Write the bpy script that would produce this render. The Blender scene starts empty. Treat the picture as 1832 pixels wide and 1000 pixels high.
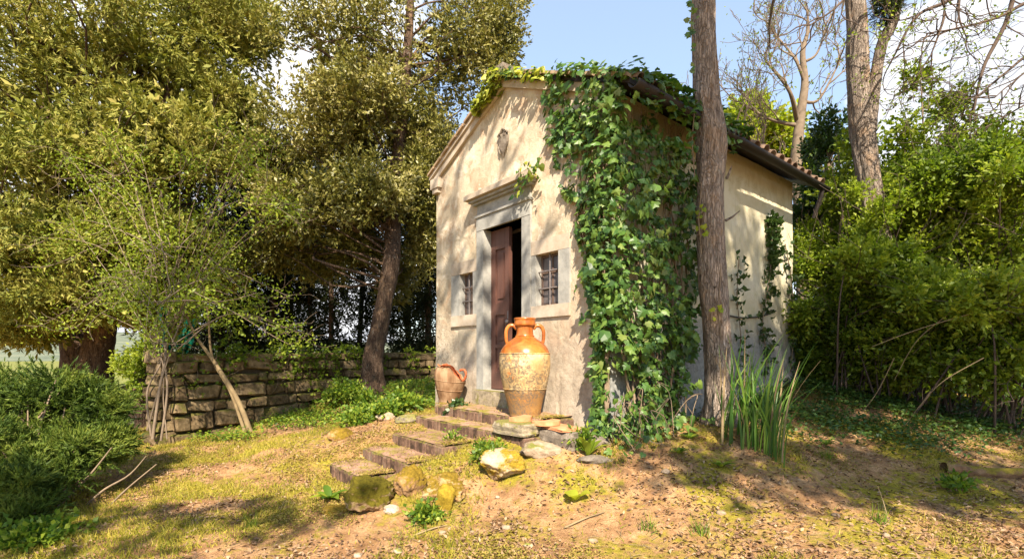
import bpy, math, random
import numpy as np
from mathutils import Vector, noise as mnoise
R = math.radians
rng = np.random.default_rng(7)
random.seed(7)
scene = bpy.context.scene
col = scene.collection
# ------------------------------------------------------------------ camera, light, exposure
CAMZ = 1.35; HOR = 632.0; F = 887.0
cd = bpy.data.cameras.new('camera'); cam = bpy.data.objects.new('camera', cd); col.objects.link(cam)
cd.sensor_width = 36; cd.lens = F/1832*36; cd.shift_y = (HOR-500)/1832
cd.clip_start = 0.05; cd.clip_end = 8000
cam.location = (0, 0, CAMZ); cam.rotation_euler = (R(90), 0, 0)
scene.camera = cam
SUN = Vector((.10, -1.20, 1.12)).normalized()
EXPO = 1.52
sl = bpy.data.lights.new('sun', 'SUN'); so = bpy.data.objects.new('sun', sl); col.objects.link(so)
sl.energy = 5.0; sl.angle = R(.55); sl.color = (1, .87, .70)
so.rotation_euler = SUN.to_track_quat('Z', 'Y').to_euler(); so.location = (2, -6, 14)
scene.view_settings.view_transform = 'Standard'; scene.view_settings.look = 'None'
scene.view_settings.exposure = EXPO; scene.view_settings.gamma = 1
scene.view_settings.use_curve_mapping = False

class NB:
    def __init__(s, nt): s.nt = nt; nt.nodes.clear()
    def n(s, t, **k):
        x = s.nt.nodes.new(t)
        for a, b in k.items():
            setattr(x, a, b)
        return x
    def put(s, node, key, v):
        if v is None: return
        i = node.inputs[key]
        if hasattr(v, 'is_output') or isinstance(v, bpy.types.NodeSocket): s.nt.links.new(v, i)
        else: i.default_value = v
    def pos(s, sc=(1, 1, 1)):
        g = s.n('ShaderNodeNewGeometry'); m = s.n('ShaderNodeVectorMath', operation='MULTIPLY')
        s.put(m, 0, g.outputs['Position']); s.put(m, 1, sc); return m.outputs[0]
    def noise(s, vec, scale, detail=4, rough=.6, dist=0):
        x = s.n('ShaderNodeTexNoise'); s.put(x, 'Vector', vec); s.put(x, 'Scale', scale); s.put(x, 'Detail', detail)
        s.put(x, 'Roughness', rough); s.put(x, 'Distortion', dist); return x.outputs[0]
    def ramp(s, f, stops, interp='LINEAR'):
        x = s.n('ShaderNodeValToRGB'); s.put(x, 0, f); r = x.color_ramp; r.interpolation = interp
        while len(r.elements) < len(stops): r.elements.new(.5)
        for e, (p, c) in zip(r.elements, stops):
            e.position = p; e.color = (*c, 1) if not isinstance(c, (int, float)) else (c, c, c, 1)
        return x.outputs[0]
    def mix(s, f, a, b, mode='MIX'):
        x = s.n('ShaderNodeMix', data_type='RGBA', blend_type=mode)
        c = lambda v: (*v, 1) if isinstance(v, tuple) and len(v) == 3 else v
        s.put(x, 0, f); s.put(x, 6, c(a)); s.put(x, 7, c(b)); return x.outputs[2]
    def math(s, op, a, b=None, clamp=False):
        x = s.n('ShaderNodeMath', operation=op, use_clamp=clamp); s.put(x, 0, a); s.put(x, 1, b); return x.outputs[0]
    def step(s, v, lo, hi):
        x = s.n('ShaderNodeMapRange', interpolation_type='SMOOTHSTEP'); s.put(x, 0, v); s.put(x, 1, lo); s.put(x, 2, hi)
        return x.outputs[0]
    def sep(s, v, i):
        x = s.n('ShaderNodeSeparateXYZ'); s.put(x, 0, v); return x.outputs[i]
    def dot(s, v, d):
        x = s.n('ShaderNodeVectorMath', operation='DOT_PRODUCT'); s.put(x, 0, v); s.put(x, 1, d); return x.outputs['Value']
    def bump(s, h, st=.5, d=.01):
        x = s.n('ShaderNodeBump'); s.put(x, 'Height', h); s.put(x, 'Strength', st); s.put(x, 'Distance', d); return x.outputs[0]
    def bsdf(s, color, rough=.9, normal=None, spec=.3, out=True):
        x = s.n('ShaderNodeBsdfPrincipled'); s.put(x, 'Base Color', (*color, 1) if isinstance(color, tuple) and len(color) == 3 else color)
        s.put(x, 'Roughness', rough); s.put(x, 'Normal', normal); s.put(x, 'Specular IOR Level', spec)
        if out: s.out(x.outputs[0])
        return x.outputs[0]
    def out(s, sh):
        o = s.n('ShaderNodeOutputMaterial'); s.nt.links.new(sh, o.inputs['Surface'])

def newmat(name):
    m = bpy.data.materials.new(name); m.use_nodes = True; return m, NB(m.node_tree)

def rough_mat(name, c, scale=6, bscale=40, bst=.5, bd=.01, rough=.92, stretch=(1, 1, 1), spec=.25, lo=.25, hi=.75, rnd=.0):
    """c = 3..4 colours picked by noise"""
    m, b = newmat(name); p = b.pos(stretch)
    f = b.noise(p, scale, 8, .65)
    if rnd:
        oi = b.n('ShaderNodeObjectInfo'); r = b.math('MULTIPLY_ADD', oi.outputs['Random'], rnd)
        r.node.inputs[2].default_value = -rnd/2
        f = b.math('ADD', f, r)
    k = len(c); cc = b.ramp(f, [(lo+(hi-lo)*i/(k-1), c[i]) for i in range(k)])
    h = b.noise(p, bscale, 6, .7)
    b.bsdf(cc, rough, b.bump(h, bst, bd), spec); return m

def leaf_mat(name, cols, trans=.35, rough=.5, spec=.35, big=.0, bigs=.8):
    m, b = newmat(name); g = b.n('ShaderNodeNewGeometry'); oi = b.n('ShaderNodeObjectInfo'); f = b.math('FRACT', b.math('ADD', g.outputs['Random Per Island'], oi.outputs['Random']))
    if big:
        nz = b.noise(b.pos(), bigs, 2, .5)
        f = b.math('ADD', b.math('MULTIPLY', f, 1-big), b.math('MULTIPLY', b.step(nz, .3, .7), big))
    k = len(cols); c = b.ramp(f, [(i/(k-1), cols[i]) for i in range(k)])
    s = b.bsdf(c, rough, None, spec, out=False)
    t = b.n('ShaderNodeBsdfTranslucent'); c2 = b.mix(1.0, c, (1.25, 1.35, .6), 'MULTIPLY'); b.put(t, 'Color', c2)
    x = b.n('ShaderNodeMixShader'); b.put(x, 0, trans); b.nt.links.new(s, x.inputs[1]); b.nt.links.new(t.outputs[0], x.inputs[2])
    b.out(x.outputs[0]); return m

# ------------------------------------------------------------------ world
def at(px, py, D):
    return np.array([(px-916)/F*D, D, CAMZ+(HOR-py)/F*D])
wd = bpy.data.worlds.new('World'); scene.world = wd; wd.use_nodes = True
b = NB(wd.node_tree)
sky = b.n('ShaderNodeTexSky', sky_type='NISHITA'); sky.sun_disc = False
sky.sun_elevation = math.asin(SUN.z); sky.sun_rotation = math.atan2(SUN.x, SUN.y)
sky.air_density = 1.1; sky.dust_density = .6; sky.ozone_density = 1.4
tc = b.n('ShaderNodeTexCoord'); d = tc.outputs['Generated']
def sq(v, k): 
    m = b.n('ShaderNodeVectorMath', operation='MULTIPLY'); b.put(m, 0, v); b.put(m, 1, k); return m.outputs[0]
nz = b.noise(sq(d, (1, 1, 1.9)), 2.6, 9, .62, .25)
bias = None
for (px, py, w0, w1, amt) in [(1800, 190, .962, .992, .30), (1320, 12, .9994, .99995, .27), (480, 60, .95, .99, .26),
                             (-20, 120, .9, .99, .22), (600, 560, .85, .97, .12), (200, 620, .85, .97, .08), (1700, 330, .95, .99, .14),
                             (1150, 150, .93, .98, -.22), (1480, 60, .955, .985, -.14)]:
    v = at(px, py, 1)-np.array([0, 0, CAMZ]); v = v/np.linalg.norm(v)
    s = b.math('MULTIPLY', b.step(b.dot(d, tuple(v)), w0, w1), amt)
    bias = s if bias is None else b.math('ADD', bias, s)
f = b.step(b.math('ADD', nz, bias), .56, .70)
shade = b.ramp(b.noise(sq(d, (1, 1, 2.2)), 5.5, 6, .6), [(.32, (.66, .70, .80)), (.62, (1, 1, 1))])
skyc = b.mix(1.0, sky.outputs[0], (1.02, 1.03, 1.05), 'MULTIPLY')
skyc = b.mix(.45, skyc, (2.1, 2.5, 3.0))   # thin high veil
bg1 = b.n('ShaderNodeBackground'); b.put(bg1, 0, skyc); b.put(bg1, 1, .118)
bg2 = b.n('ShaderNodeBackground'); b.put(bg2, 0, shade); b.put(bg2, 1, .50)
bg1.name = 'sky_strength'
mx = b.n('ShaderNodeMixShader'); b.put(mx, 0, f); b.nt.links.new(bg1.outputs[0], mx.inputs[1]); b.nt.links.new(bg2.outputs[0], mx.inputs[2])
o = b.n('ShaderNodeOutputWorld'); b.nt.links.new(mx.outputs[0], o.inputs[0])

# ------------------------------------------------------------------ object helpers
WORLD = {}
def tag(o, label=None, cat=None, group=None, kind=None):
    if label: o['label'] = label
    if cat: o['category'] = cat
    if group: o['group'] = group
    if kind: o['kind'] = kind
    return o
def thing(name, loc, label, cat, group=None):
    o = bpy.data.objects.new(name, None); col.objects.link(o); o.location = tuple(loc); o.empty_display_size = .2
    WORLD[o] = np.array(loc, float); return tag(o, label, cat, group)
def link(name, me, org, parent=None):
    o = bpy.data.objects.new(name, me); col.objects.link(o)
    pw = WORLD[parent] if parent else np.zeros(3)
    o.parent = parent; o.location = tuple(np.array(org, float)-pw); WORLD[o] = np.array(org, float); return o
def fastmesh(name, V, Fc, mat, smooth=False):
    """V (n,3) array; Fc (m,k) int array or list of lists"""
    me = bpy.data.meshes.new(name)
    if isinstance(Fc, np.ndarray):
        m, k = Fc.shape
        me.vertices.add(len(V)); me.vertices.foreach_set('co', np.ascontiguousarray(V, dtype=np.float32).ravel())
        me.loops.add(m*k); me.loops.foreach_set('vertex_index', Fc.astype(np.int32).ravel())
        me.polygons.add(m); me.polygons.foreach_set('loop_start', np.arange(m, dtype=np.int32)*k)
        me.update(calc_edges=True)
    else:
        me.from_pydata([tuple(v) for v in V], [], Fc); me.update()
    if smooth: me.polygons.foreach_set('use_smooth', np.ones(len(me.polygons), bool))
    if mat: me.materials.append(mat)
    return me
def add(name, V, Fc, mat, parent=None, smooth=False, base=None):
    V = np.asarray(V, float); org = np.array([V[:, 0].mean(), V[:, 1].mean(), V[:, 2].min()]) if base is None else np.array(base, float)
    return link(name, fastmesh(name, V-org, Fc, mat, smooth), org, parent)
class MB:
    def __init__(s): s.V = []; s.Q = []; s.n = 0
    def add(s, V, Fc):
        s.V.append(np.asarray(V, float)); s.Q += [[i+s.n for i in f] for f in Fc]; s.n += len(V)
    def box(s, a, b_, f=lambda p: p):
        (x0, y0, z0), (x1, y1, z1) = a, b_
        P = [f(p) for p in [(x0,y0,z0),(x1,y0,z0),(x1,y1,z0),(x0,y1,z0),(x0,y0,z1),(x1,y0,z1),(x1,y1,z1),(x0,y1,z1)]]
        s.add(P, [[0,3,2,1],[4,5,6,7],[0,1,5,4],[1,2,6,5],[2,3,7,6],[3,0,4,7]])
    def build(s, name, mat, parent=None, smooth=False): return add(name, np.concatenate(s.V), s.Q, mat, parent, smooth)
def spline(P, n):
    P = np.asarray(P, float); m = len(P); t = np.linspace(0, m-1, n); i = np.minimum(t.astype(int), m-2); f = (t-i)[:, None]
    g = lambda k: P[np.clip(k, 0, m-1)]
    a, b_, c, d_ = g(i-1), g(i), g(i+1), g(i+2)
    return .5*((2*b_)+(-a+c)*f+(2*a-5*b_+4*c-d_)*f*f+(-a+3*b_-3*c+d_)*f**3)
def unit(v):
    v = np.asarray(v, float); return v/(np.linalg.norm(v, axis=-1, keepdims=True)+1e-9)
def tube(P, rad, k=6, closed=True, rfun=None):
    P = np.asarray(P, float); n = len(P); rad = np.broadcast_to(rad, n)
    T = unit(np.gradient(P, axis=0)); ref = np.array([.31, .95, .05]) if abs(T[0][2]) > .7 else np.array([0, 0, 1.])
    A = unit(np.cross(T, ref)); B = np.cross(T, A); th = np.arange(k)*2*np.pi/k
    r = rad[:, None]*np.ones((n, k))
    if rfun is not None: r = r*rfun(np.arange(n), th)
    V = P[:, None]+r[..., None]*(A[:, None]*np.cos(th)[None, :, None]+B[:, None]*np.sin(th)[None, :, None])
    i = np.arange(n-1)[:, None]*k; j = np.arange(k)[None]; j2 = (j+1) % k
    Q = np.stack([i+j, i+j2, i+k+j2, i+k+j], -1).reshape(-1, 4)
    return V.reshape(-1, 3), Q
class TB:   # tubes into one quad mesh
    def __init__(s): s.V = []; s.Q = []; s.n = 0
    def t(s, P, rad, k=5, **kw):
        V, Q = tube(P, rad, k, **kw); s.V.append(V); s.Q.append(Q+s.n); s.n += len(V)
    def build(s, name, mat, parent=None, smooth=True, base=None): return add(name, np.concatenate(s.V), np.concatenate(s.Q), mat, parent, smooth, base)
def lathe(prof, k=48, c=(0, 0, 0), wob=0):
    prof = np.array(prof, float); n = len(prof); th = np.arange(k)*2*np.pi/k
    V = np.stack([c[0]+prof[:, :1]*np.cos(th), c[1]+prof[:, :1]*np.sin(th), c[2]+prof[:, 1:]*np.ones(k)], -1)
    i = np.arange(n-1)[:, None]*k; j = np.arange(k)[None]; j2 = (j+1) % k
    return V.reshape(-1, 3), np.stack([i+j, i+j2, i+k+j2, i+k+j], -1).reshape(-1, 4)
def rnd_dirs(n):
    v = rng.normal(size=(n, 3)); return unit(v)
def leaves(P, Dr, L, Wd, nrm=None, fold=.25, tri=False):
    """leaf cards: base P, direction Dr, length L, width Wd"""
    n = len(P); L = np.broadcast_to(L, n)[:, None]; Wd = np.broadcast_to(Wd, n)[:, None]
    N = rnd_dirs(n) if nrm is None else unit(nrm+rnd_dirs(n)*.55)
    S = unit(np.cross(Dr, N)); N = np.cross(S, Dr)
    if tri:
        V = np.stack([P-S*Wd*.5, P+S*Wd*.5, P+Dr*L], 1); Q = np.arange(n*3).reshape(-1, 3); return V.reshape(-1, 3), Q
    V = np.stack([P, P+Dr*L*.45+S*Wd*.5+N*Wd*fold, P+Dr*L, P+Dr*L*.45-S*Wd*.5+N*Wd*fold], 1)
    return V.reshape(-1, 3), np.arange(n*4).reshape(-1, 4)
def in_ball(n, shell=.45):
    return rnd_dirs(n)*(rng.random(n)[:, None]**shell)
def subclumps(blobs, per, frac=.42):
    """blobs: (center, (rx,ry,rz), n) -> centres and radii of sub clumps"""
    C_, R_ = [], []
    for c, r, k in blobs:
        r = np.array(r, float); q = in_ball(int(k*per), .5)*r*.85+np.array(c); C_.append(q)
        R_.append(np.outer(rng.uniform(.6, 1.25, len(q))*frac, r))
    return np.concatenate(C_), np.concatenate(R_)
def foliage(C_, R_, ntw, nl, twl, L, Wd, up=.25, spread=.6, tri=False, droop=0, shell=.5, flat=.0):
    """twigs around each clump centre, leaves along each twig"""
    k = len(C_); idx = np.repeat(np.arange(k), ntw); n = len(idx)
    o = in_ball(n, shell); P = C_[idx]+o*R_[idx]
    D = unit(unit(o)+rnd_dirs(n)*.6+np.array([0, 0, up-droop]))
    t = rng.random((n, nl)); tl = twl*rng.uniform(.6, 1.3, n)
    Pl = P[:, None]+D[:, None]*(t*tl[:, None])[..., None]+np.array([0, 0, -1.])*(t**2*tl[:, None]*droop)[..., None]
    Dl = unit(D[:, None]+rng.normal(size=(n, nl, 3))*spread)
    Pl = Pl.reshape(-1, 3); Dl = Dl.reshape(-1, 3); m = len(Pl)
    s = rng.uniform(.65, 1.3, m); nrm = None
    if flat: nrm = np.tile(np.array([[0, 0, 1.]]), (m, 1))*flat+rnd_dirs(m)*(1-flat)
    V, Q = leaves(Pl, Dl, L*s, Wd*s, nrm, tri=tri)
    return V, Q, P, D, tl
def crown(name, blobs, per, ntw, nl, twl, L, Wd, mat, parent, frac=.42, squash=1, **kw):
    C_, R_ = subclumps(blobs, per, frac); R_[:, 2] *= squash; V, Q, P, D, tl = foliage(C_, R_, ntw, nl, twl, L, Wd, **kw)
    add(name, V, Q, mat, parent, base=WORLD[parent]); return C_, R_, P, D, tl
def limbs(tb, trunk, C_, rad=.03, frac=1., sag=.0, lo=.2):
    tr = np.asarray(trunk); 
    for c in C_:
        if rng.random() > frac: continue
        dd = np.linalg.norm(tr[:, :2]-c[:2], axis=1)
        zt = max(tr[0][2]+(lo+.25*rng.random()**2)*(tr[-1][2]-tr[0][2]), c[2]-.45*dd.min()-.3+rng.normal()*.3)
        s = tr[np.argmin(np.abs(tr[:, 2]-zt))]
        m1 = s*.6+c*.4+rng.normal(size=3)*.12*np.linalg.norm(c-s)*np.array([1, 1, .8])+np.array([0, 0, sag])
        m2 = s*.25+c*.75+rng.normal(size=3)*.06*np.linalg.norm(c-s)
        Pp = spline([s, m1, m2, c], 9); L_ = np.linalg.norm(c-s)
        tb.t(Pp, np.linspace(rad*(.5+.3*L_), rad*.22, 9), 5)
def branch(tb, p, d, L, r, depth, tips=None, wig=.35, kids=3, ang=.7, ratio=.62, upb=.12, k=4, mn=0.004):
    n = 6 if depth > 1 else 4; P = [np.array(p, float)]; dd = unit(d)
    for i in range(n):
        dd = unit(dd+rng.normal(size=3)*wig*.5+np.array([0, 0, upb*.4])); P.append(P[-1]+dd*L/n)
    P = np.array(P); tb.t(P, np.maximum(np.linspace(r, r*.5, len(P)), mn), k+(2 if depth > 2 else 0))
    if tips is not None and depth <= 1: tips += [(q, dd.copy()) for q in P[1:]]
    if depth <= 0: return
    for j in range(kids):
        t = rng.uniform(.3, 1) if j else 1.; q = P[int(round(t*(len(P)-1)))]
        nd = unit(dd+rnd_dirs(1)[0]*ang+np.array([0, 0, upb])); branch(tb, q, nd, L*ratio*rng.uniform(.75, 1.2), r*.55, depth-1, tips, wig, kids, ang, ratio, upb, k, mn)
def bark_trunk(P, rad, k=48, step=.03, amp=.1, freq=9, flare=.0, seed=0, twist=.0, knots=()):
    P = np.asarray(P, float); L = np.sum(np.linalg.norm(np.diff(P, axis=0), axis=1)); n = max(8, int(L/step))
    Q = spline(np.column_stack([P, rad]), n); pts, rr = Q[:, :3], Q[:, 3]
    def rf(i, th):
        out = np.ones((len(i), len(th)))
        for a in i:
            z = pts[a][2]
            for c_, t in enumerate(th):
                tt = t+twist*z
                x = math.cos(tt); y = math.sin(tt)
                v = mnoise.noise(Vector((x*freq*.35+seed, y*freq*.35, z*1.4)))
                w = abs(mnoise.noise(Vector((x*freq+seed, y*freq, z*2.6))))
                g = mnoise.noise(Vector((x*freq*2.4, y*freq*2.4+seed, z*6)))
                q = 1+amp*v-amp*1.1*(1-min(1, w*3.2))*.55+amp*.25*g
                out[a, c_] = q
        if flare:
            h = (pts[:, 2]-pts[0][2])[:, None]
            lob = 1+flare*np.exp(-h/.16)*(1+.5*np.sin(th*5+seed)[None]); out = out*lob
        for (z0, t0, s_, a_) in knots:
            dth = np.abs((th-t0+np.pi) % (2*np.pi)-np.pi)[None]; out = out+a_*np.exp(-((pts[:, 2]-z0)[:, None]/s_)**2-(dth/.35)**2)
        return out
    return tube(pts, rr, k, rfun=rf)

# ------------------------------------------------------------------ ground height
CX = np.array([.99, 5.0]); U = np.array([-.633, .774]); Wv = np.array([.774, .633])
def FW(p):   # chapel frame (u along the facade, w into the building, z) to world
    q = CX+U*p[0]+Wv*p[1]; return (q[0], q[1], p[2])
def FWa(P):
    P = np.asarray(P, float); q = CX+P[..., :1]*U+P[..., 1:2]*Wv; return np.concatenate([q, P[..., 2:]], -1)
GP = [at(600,850,5.5), at(665,915,4.25), (0,3.2,0), (-2.6,3.2,-.02), (3,3.2,.03), at(900,857,4.6), (1.06,4.75,.44), at(1100,900,4.0),
      at(1375,810,4.7), at(1280,762,5.3), at(1500,850,4.6), (4.5,4.8,.22), at(1500,700,8), at(1800,760,6.5), at(1410,685,7.7),
      at(450,765,8.0), at(280,790,7.3), at(620,740,8.5), at(640,692,10.5), at(760,700,9.5), (-5,6,0), at(150,700,12), at(210,700,16),
      at(540,800,6.2), at(700,765,6.4), at(760,748,7.0), (0,0,-.05), (-6,-5,-.2), (6,-5,.0), (10,0,.3), (-10,2,-.2), (12,8,.9), (8,16,1.2), (0,16,.8),
      (-12,10,-.1), (-12,20,-.6), (-2,22,.5), (12,22,1.6)]
for u_, w_, z_ in [(.95,-1.4,.31),(.95,-1.05,.41),(1.0,-1.8,.17),(1.1,-2.15,.06),(.9,-2.5,0),(2.4,-1.3,.37),(2.4,-1.7,.24),(2.45,-2.1,.10),(.5,-1.0,.38),(.2,-.3,.47),(1.7,-2.4,.0),(1.7,-1.1,.22),(1.7,-1.8,.02),(2.9,-.6,.5),(3.6,.5,.5),(1.7,2,.3),(0,2.5,.6),(-.8,1.2,.58),(0.2,-.8,.42)]:
    GP.append(FW((u_, w_, z_)))
GP = np.array([tuple(p) for p in GP], float)
def _phi(r2): return .5*r2*np.log(r2+1e-6)
_n = len(GP); _A = np.zeros((_n+3, _n+3)); _d2 = ((GP[:, None, :2]-GP[None, :, :2])**2).sum(-1)
_A[:_n, :_n] = _phi(_d2)+np.eye(_n)*.05; _A[:_n, _n] = 1; _A[:_n, _n+1:] = GP[:, :2]; _A[_n:, :_n] = _A[:_n, _n:].T
_w = np.linalg.solve(_A, np.concatenate([GP[:, 2], np.zeros(3)]))
def gz(x, y):
    x = np.atleast_1d(np.asarray(x, float)); y = np.atleast_1d(np.asarray(y, float)); s = x.shape; x = x.ravel(); y = y.ravel()
    xc = np.clip(x, -12, 12); yc = np.clip(y, -5, 22)
    out = np.empty(len(x))
    for a in range(0, len(x), 40000):
        q = np.column_stack([xc[a:a+40000], yc[a:a+40000]]); d2 = ((q[:, None]-GP[None, :, :2])**2).sum(-1)
        out[a:a+40000] = _phi(d2)@_w[:_n]+_w[_n]+q@_w[_n+1:]
    far = np.hypot(x-xc, y-yc)
    out = out-far*.09*np.exp(-far/140)-12*(1-np.exp(-far/120))
    out += .018*np.sin(x*3.1+1)*np.sin(y*2.7)+.011*np.sin(x*7.7+y*3)*np.sin(y*6.3-x*2)
    return out.reshape(s)
def g1(x, y): return float(gz(x, y)[0])

# ------------------------------------------------------------------ materials
def ground_material():
    m, b = newmat('earth'); p = b.pos()
    base = b.ramp(b.noise(p, 5, 9, .7), [(.28, (.13, .068, .034)), (.46, (.35, .195, .092)), (.66, (.55, .345, .175))])
    fine = b.ramp(b.noise(p, 60, 5, .75), [(.3, (.5, .46, .42)), (.55, (1, 1, 1)), (.75, (1.35, 1.25, 1.1))])
    base = b.mix(.85, base, fine, 'MULTIPLY')
    moss = b.ramp(b.noise(p, 22, 6, .7), [(.3, (.10, .10, .015)), (.55, (.31, .25, .03)), (.75, (.48, .37, .07))])
    mk = b.step(b.math('ADD', b.noise(p, 1.3, 4, .6), b.math('MULTIPLY', b.noise(p, 14, 5, .7), .5)), .71, .88)
    c = b.mix(mk, base, moss)
    peb = b.ramp(b.noise(p, 95, 3, .5), [(.73, (0, 0, 0)), (.80, (1, 1, 1))])
    c = b.mix(b.math('MULTIPLY', peb, .5), c, (.5, .40, .3))
    far = b.step(b.sep(b.pos(), 1), 11, 24)
    grass = b.ramp(b.noise(p, 1.2, 6, .7), [(.3, (.06, .08, .02)), (.7, (.26, .25, .07))])
    c = b.mix(far, c, grass)
    h = b.math('ADD', b.noise(p, 28, 8, .75), b.math('MULTIPLY', b.noise(p, 110, 4, .7), .5))
    b.bsdf(c, .97, b.bump(h, .9, .03), .1); return m
def stucco(name, side):
    m, b = newmat(name); p = b.pos(); z = b.sep(p, 2)
    rel = b.n('ShaderNodeVectorMath', operation='SUBTRACT'); b.put(rel, 0, p); b.put(rel, 1, (CX[0], CX[1], 0))
    u = b.dot(rel.outputs[0], (U[0], U[1], 0)); w = b.dot(rel.outputs[0], (Wv[0], Wv[1], 0))
    n1 = b.noise(p, 1.7, 7, .62, .3); n2 = b.noise(b.pos((1, 1, .8)), 5, 8, .68, .5); n3 = b.noise(p, 26, 6, .75)
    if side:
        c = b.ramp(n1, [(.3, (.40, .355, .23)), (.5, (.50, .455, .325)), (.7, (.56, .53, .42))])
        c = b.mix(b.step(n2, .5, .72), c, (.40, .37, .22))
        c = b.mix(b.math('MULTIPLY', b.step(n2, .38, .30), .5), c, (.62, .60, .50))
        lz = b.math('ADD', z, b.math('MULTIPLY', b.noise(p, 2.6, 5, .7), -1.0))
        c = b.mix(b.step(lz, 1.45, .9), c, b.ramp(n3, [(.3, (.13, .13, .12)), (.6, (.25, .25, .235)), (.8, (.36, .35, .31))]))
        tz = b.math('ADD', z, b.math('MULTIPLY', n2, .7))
        c = b.mix(b.math('MULTIPLY', b.step(tz, 3.75, 4.3), .6), c, (.25, .19, .10))  # eave shadow painted as a brown band along the wall top
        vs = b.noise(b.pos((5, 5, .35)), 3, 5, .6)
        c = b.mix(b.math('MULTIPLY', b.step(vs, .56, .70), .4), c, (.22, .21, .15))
    else:
        c = b.ramp(n1, [(.28, (.29, .235, .16)), (.42, (.42, .35, .25)), (.56, (.51, .44, .325)), (.72, (.59, .535, .42))])
        c = b.mix(b.math('MULTIPLY', b.step(n2, .48, .62), .75), c, (.37, .255, .165))
        c = b.mix(b.math('MULTIPLY', b.step(b.noise(p, 3.3, 6, .7, .5), .54, .64), .7), c, (.66, .58, .46))
        lz = b.math('ADD', z, b.math('MULTIPLY', b.noise(p, 2.2, 6, .7), -1.3))
        low = b.ramp(b.noise(p, 7, 8, .75), [(.3, (.17, .14, .11)), (.5, (.33, .28, .22)), (.7, (.46, .40, .32))])
        c = b.mix(b.math('MULTIPLY', b.step(lz, 1.5, .2), .88), c, low)
        # dark mould freckles at the left end, dark run under the crest
        sp = b.math('MULTIPLY', b.step(b.noise(p, 34, 5, .8), .53, .60), b.step(b.math('ADD', u, b.math('MULTIPLY', n1, .6)), 2.95, 3.5))
        sp = b.math('MULTIPLY', sp, b.step(b.math('ADD', z, b.math('MULTIPLY', n2, .9)), 2.9, 2.0))
        c = b.mix(b.math('MULTIPLY', sp, .85), c, (.12, .10, .08))
        vs = b.noise(b.pos((6, 6, .5)), 3, 5, .65)
        c = b.mix(b.math('MULTIPLY', b.step(vs, .56, .68), .32), c, (.27, .20, .13))
        c = b.mix(b.step(b.noise(p, 9, 7, .8), .70, .76), c, (.30, .26, .20))
    c = b.mix(b.math('MULTIPLY', b.step(n3, .55, .75), .35), c, (.33, .29, .22))
    h = b.math('ADD', b.math('MULTIPLY', n2, 1.2), b.math('MULTIPLY', n3, .45))
    b.bsdf(c, .95, b.bump(h, .7, .02), .12); return m
M = {}
M['ground'] = ground_material()
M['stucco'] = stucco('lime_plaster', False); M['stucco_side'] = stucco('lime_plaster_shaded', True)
M['grey_stone'] = rough_mat('pietra_serena', [(.15,.148,.135), (.28,.275,.25), (.40,.39,.35)], 6, 45, .5, .006, .85)
M['warm_stone'] = rough_mat('warm_stone', [(.24,.19,.14), (.40,.33,.25), (.50,.44,.36)], 4, 45, .5, .006, .9)
M['dark_stone'] = rough_mat('weathered_stone', [(.06,.05,.04), (.16,.13,.10), (.28,.24,.19)], 12, 50, .9, .012)
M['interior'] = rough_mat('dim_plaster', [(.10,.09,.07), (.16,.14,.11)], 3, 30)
M['door'] = rough_mat('maroon_wood', [(.055,.026,.02), (.10,.046,.034), (.15,.072,.054)], 5, 60, .35, .003, .55, (1, 1, .12), .4)
M['iron'] = rough_mat('old_iron', [(.10,.09,.09), (.20,.17,.16)], 30, 60, .3, .002, .6)
M['sash'] = rough_mat('brown_sash', [(.085,.058,.045), (.14,.095,.075)], 20, 60, .3, .002, .6)
def pane_mat():
    m, b = newmat('old_glass'); c = b.ramp(b.noise(b.pos(), 7, 4, .6), [(.3, (.05, .042, .042)), (.7, (.13, .11, .11))])
    b.bsdf(c, .28, b.bump(b.noise(b.pos(), 8, 2), .1, .01), .6); return m
M['glass'] = pane_mat()
M['tile'] = rough_mat('lichen_tile', [(.04,.032,.026), (.12,.075,.05), (.19,.13,.09), (.21,.18,.14)], 9, 60, .6, .006, .9, rnd=.25)
M['verge'] = rough_mat('aged_verge', [(.14,.095,.06), (.30,.21,.13), (.40,.31,.21)], 9, 60, .5, .005, .9)
M['terracotta'] = rough_mat('terracotta_disc', [(.34,.12,.05), (.52,.22,.10), (.60,.32,.18)], 10, 70, .5, .004, .85)
M['gutter'] = rough_mat('gutter_and_eave_shade', [(.012,.010,.009), (.03,.022,.018)], 15, 50, .3, .003, .6)
M['cable'] = rough_mat('black_cable', [(.04,.035,.03), (.08,.07,.06)], 15, 50, .1, .001, .6)
def mossy(name, cols, moss, lo, hi, ms=4, updir=True, bst=.8):
    m, b = newmat(name); p = b.pos(); f = b.noise(p, 9, 8, .7); k = len(cols)
    oi = b.n('ShaderNodeObjectInfo'); f2 = b.math('ADD', f, b.math('MULTIPLY', b.math('SUBTRACT', oi.outputs['Random'], .5), .22))
    c = b.ramp(f2, [(.28+.44*i/(k-1), cols[i]) for i in range(k)])
    g = b.n('ShaderNodeNewGeometry'); nzv = b.sep(g.outputs['Normal'], 2)
    s = b.math('ADD', b.noise(p, ms, 6, .7), b.math('MULTIPLY', nzv, .22 if updir else 0))
    mc = b.ramp(b.noise(p, 45, 5, .8), [(.3, tuple(x*.45 for x in moss)), (.6, moss), (.78, tuple(min(1, x*1.6) for x in moss))])
    mk = b.step(s, lo, hi); c = b.mix(mk, c, mc)
    h = b.math('ADD', b.noise(p, 38, 8, .75), b.math('MULTIPLY', b.math('MULTIPLY', b.noise(p, 130, 4, .7), mk), .8))
    b.bsdf(c, .96, b.bump(h, bst, .014), .12); return m
M['rock_moss'] = mossy('mossy_rock', [(.12,.08,.05), (.30,.20,.11), (.45,.36,.24)], (.115,.095,.010), .36, .54)
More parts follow.
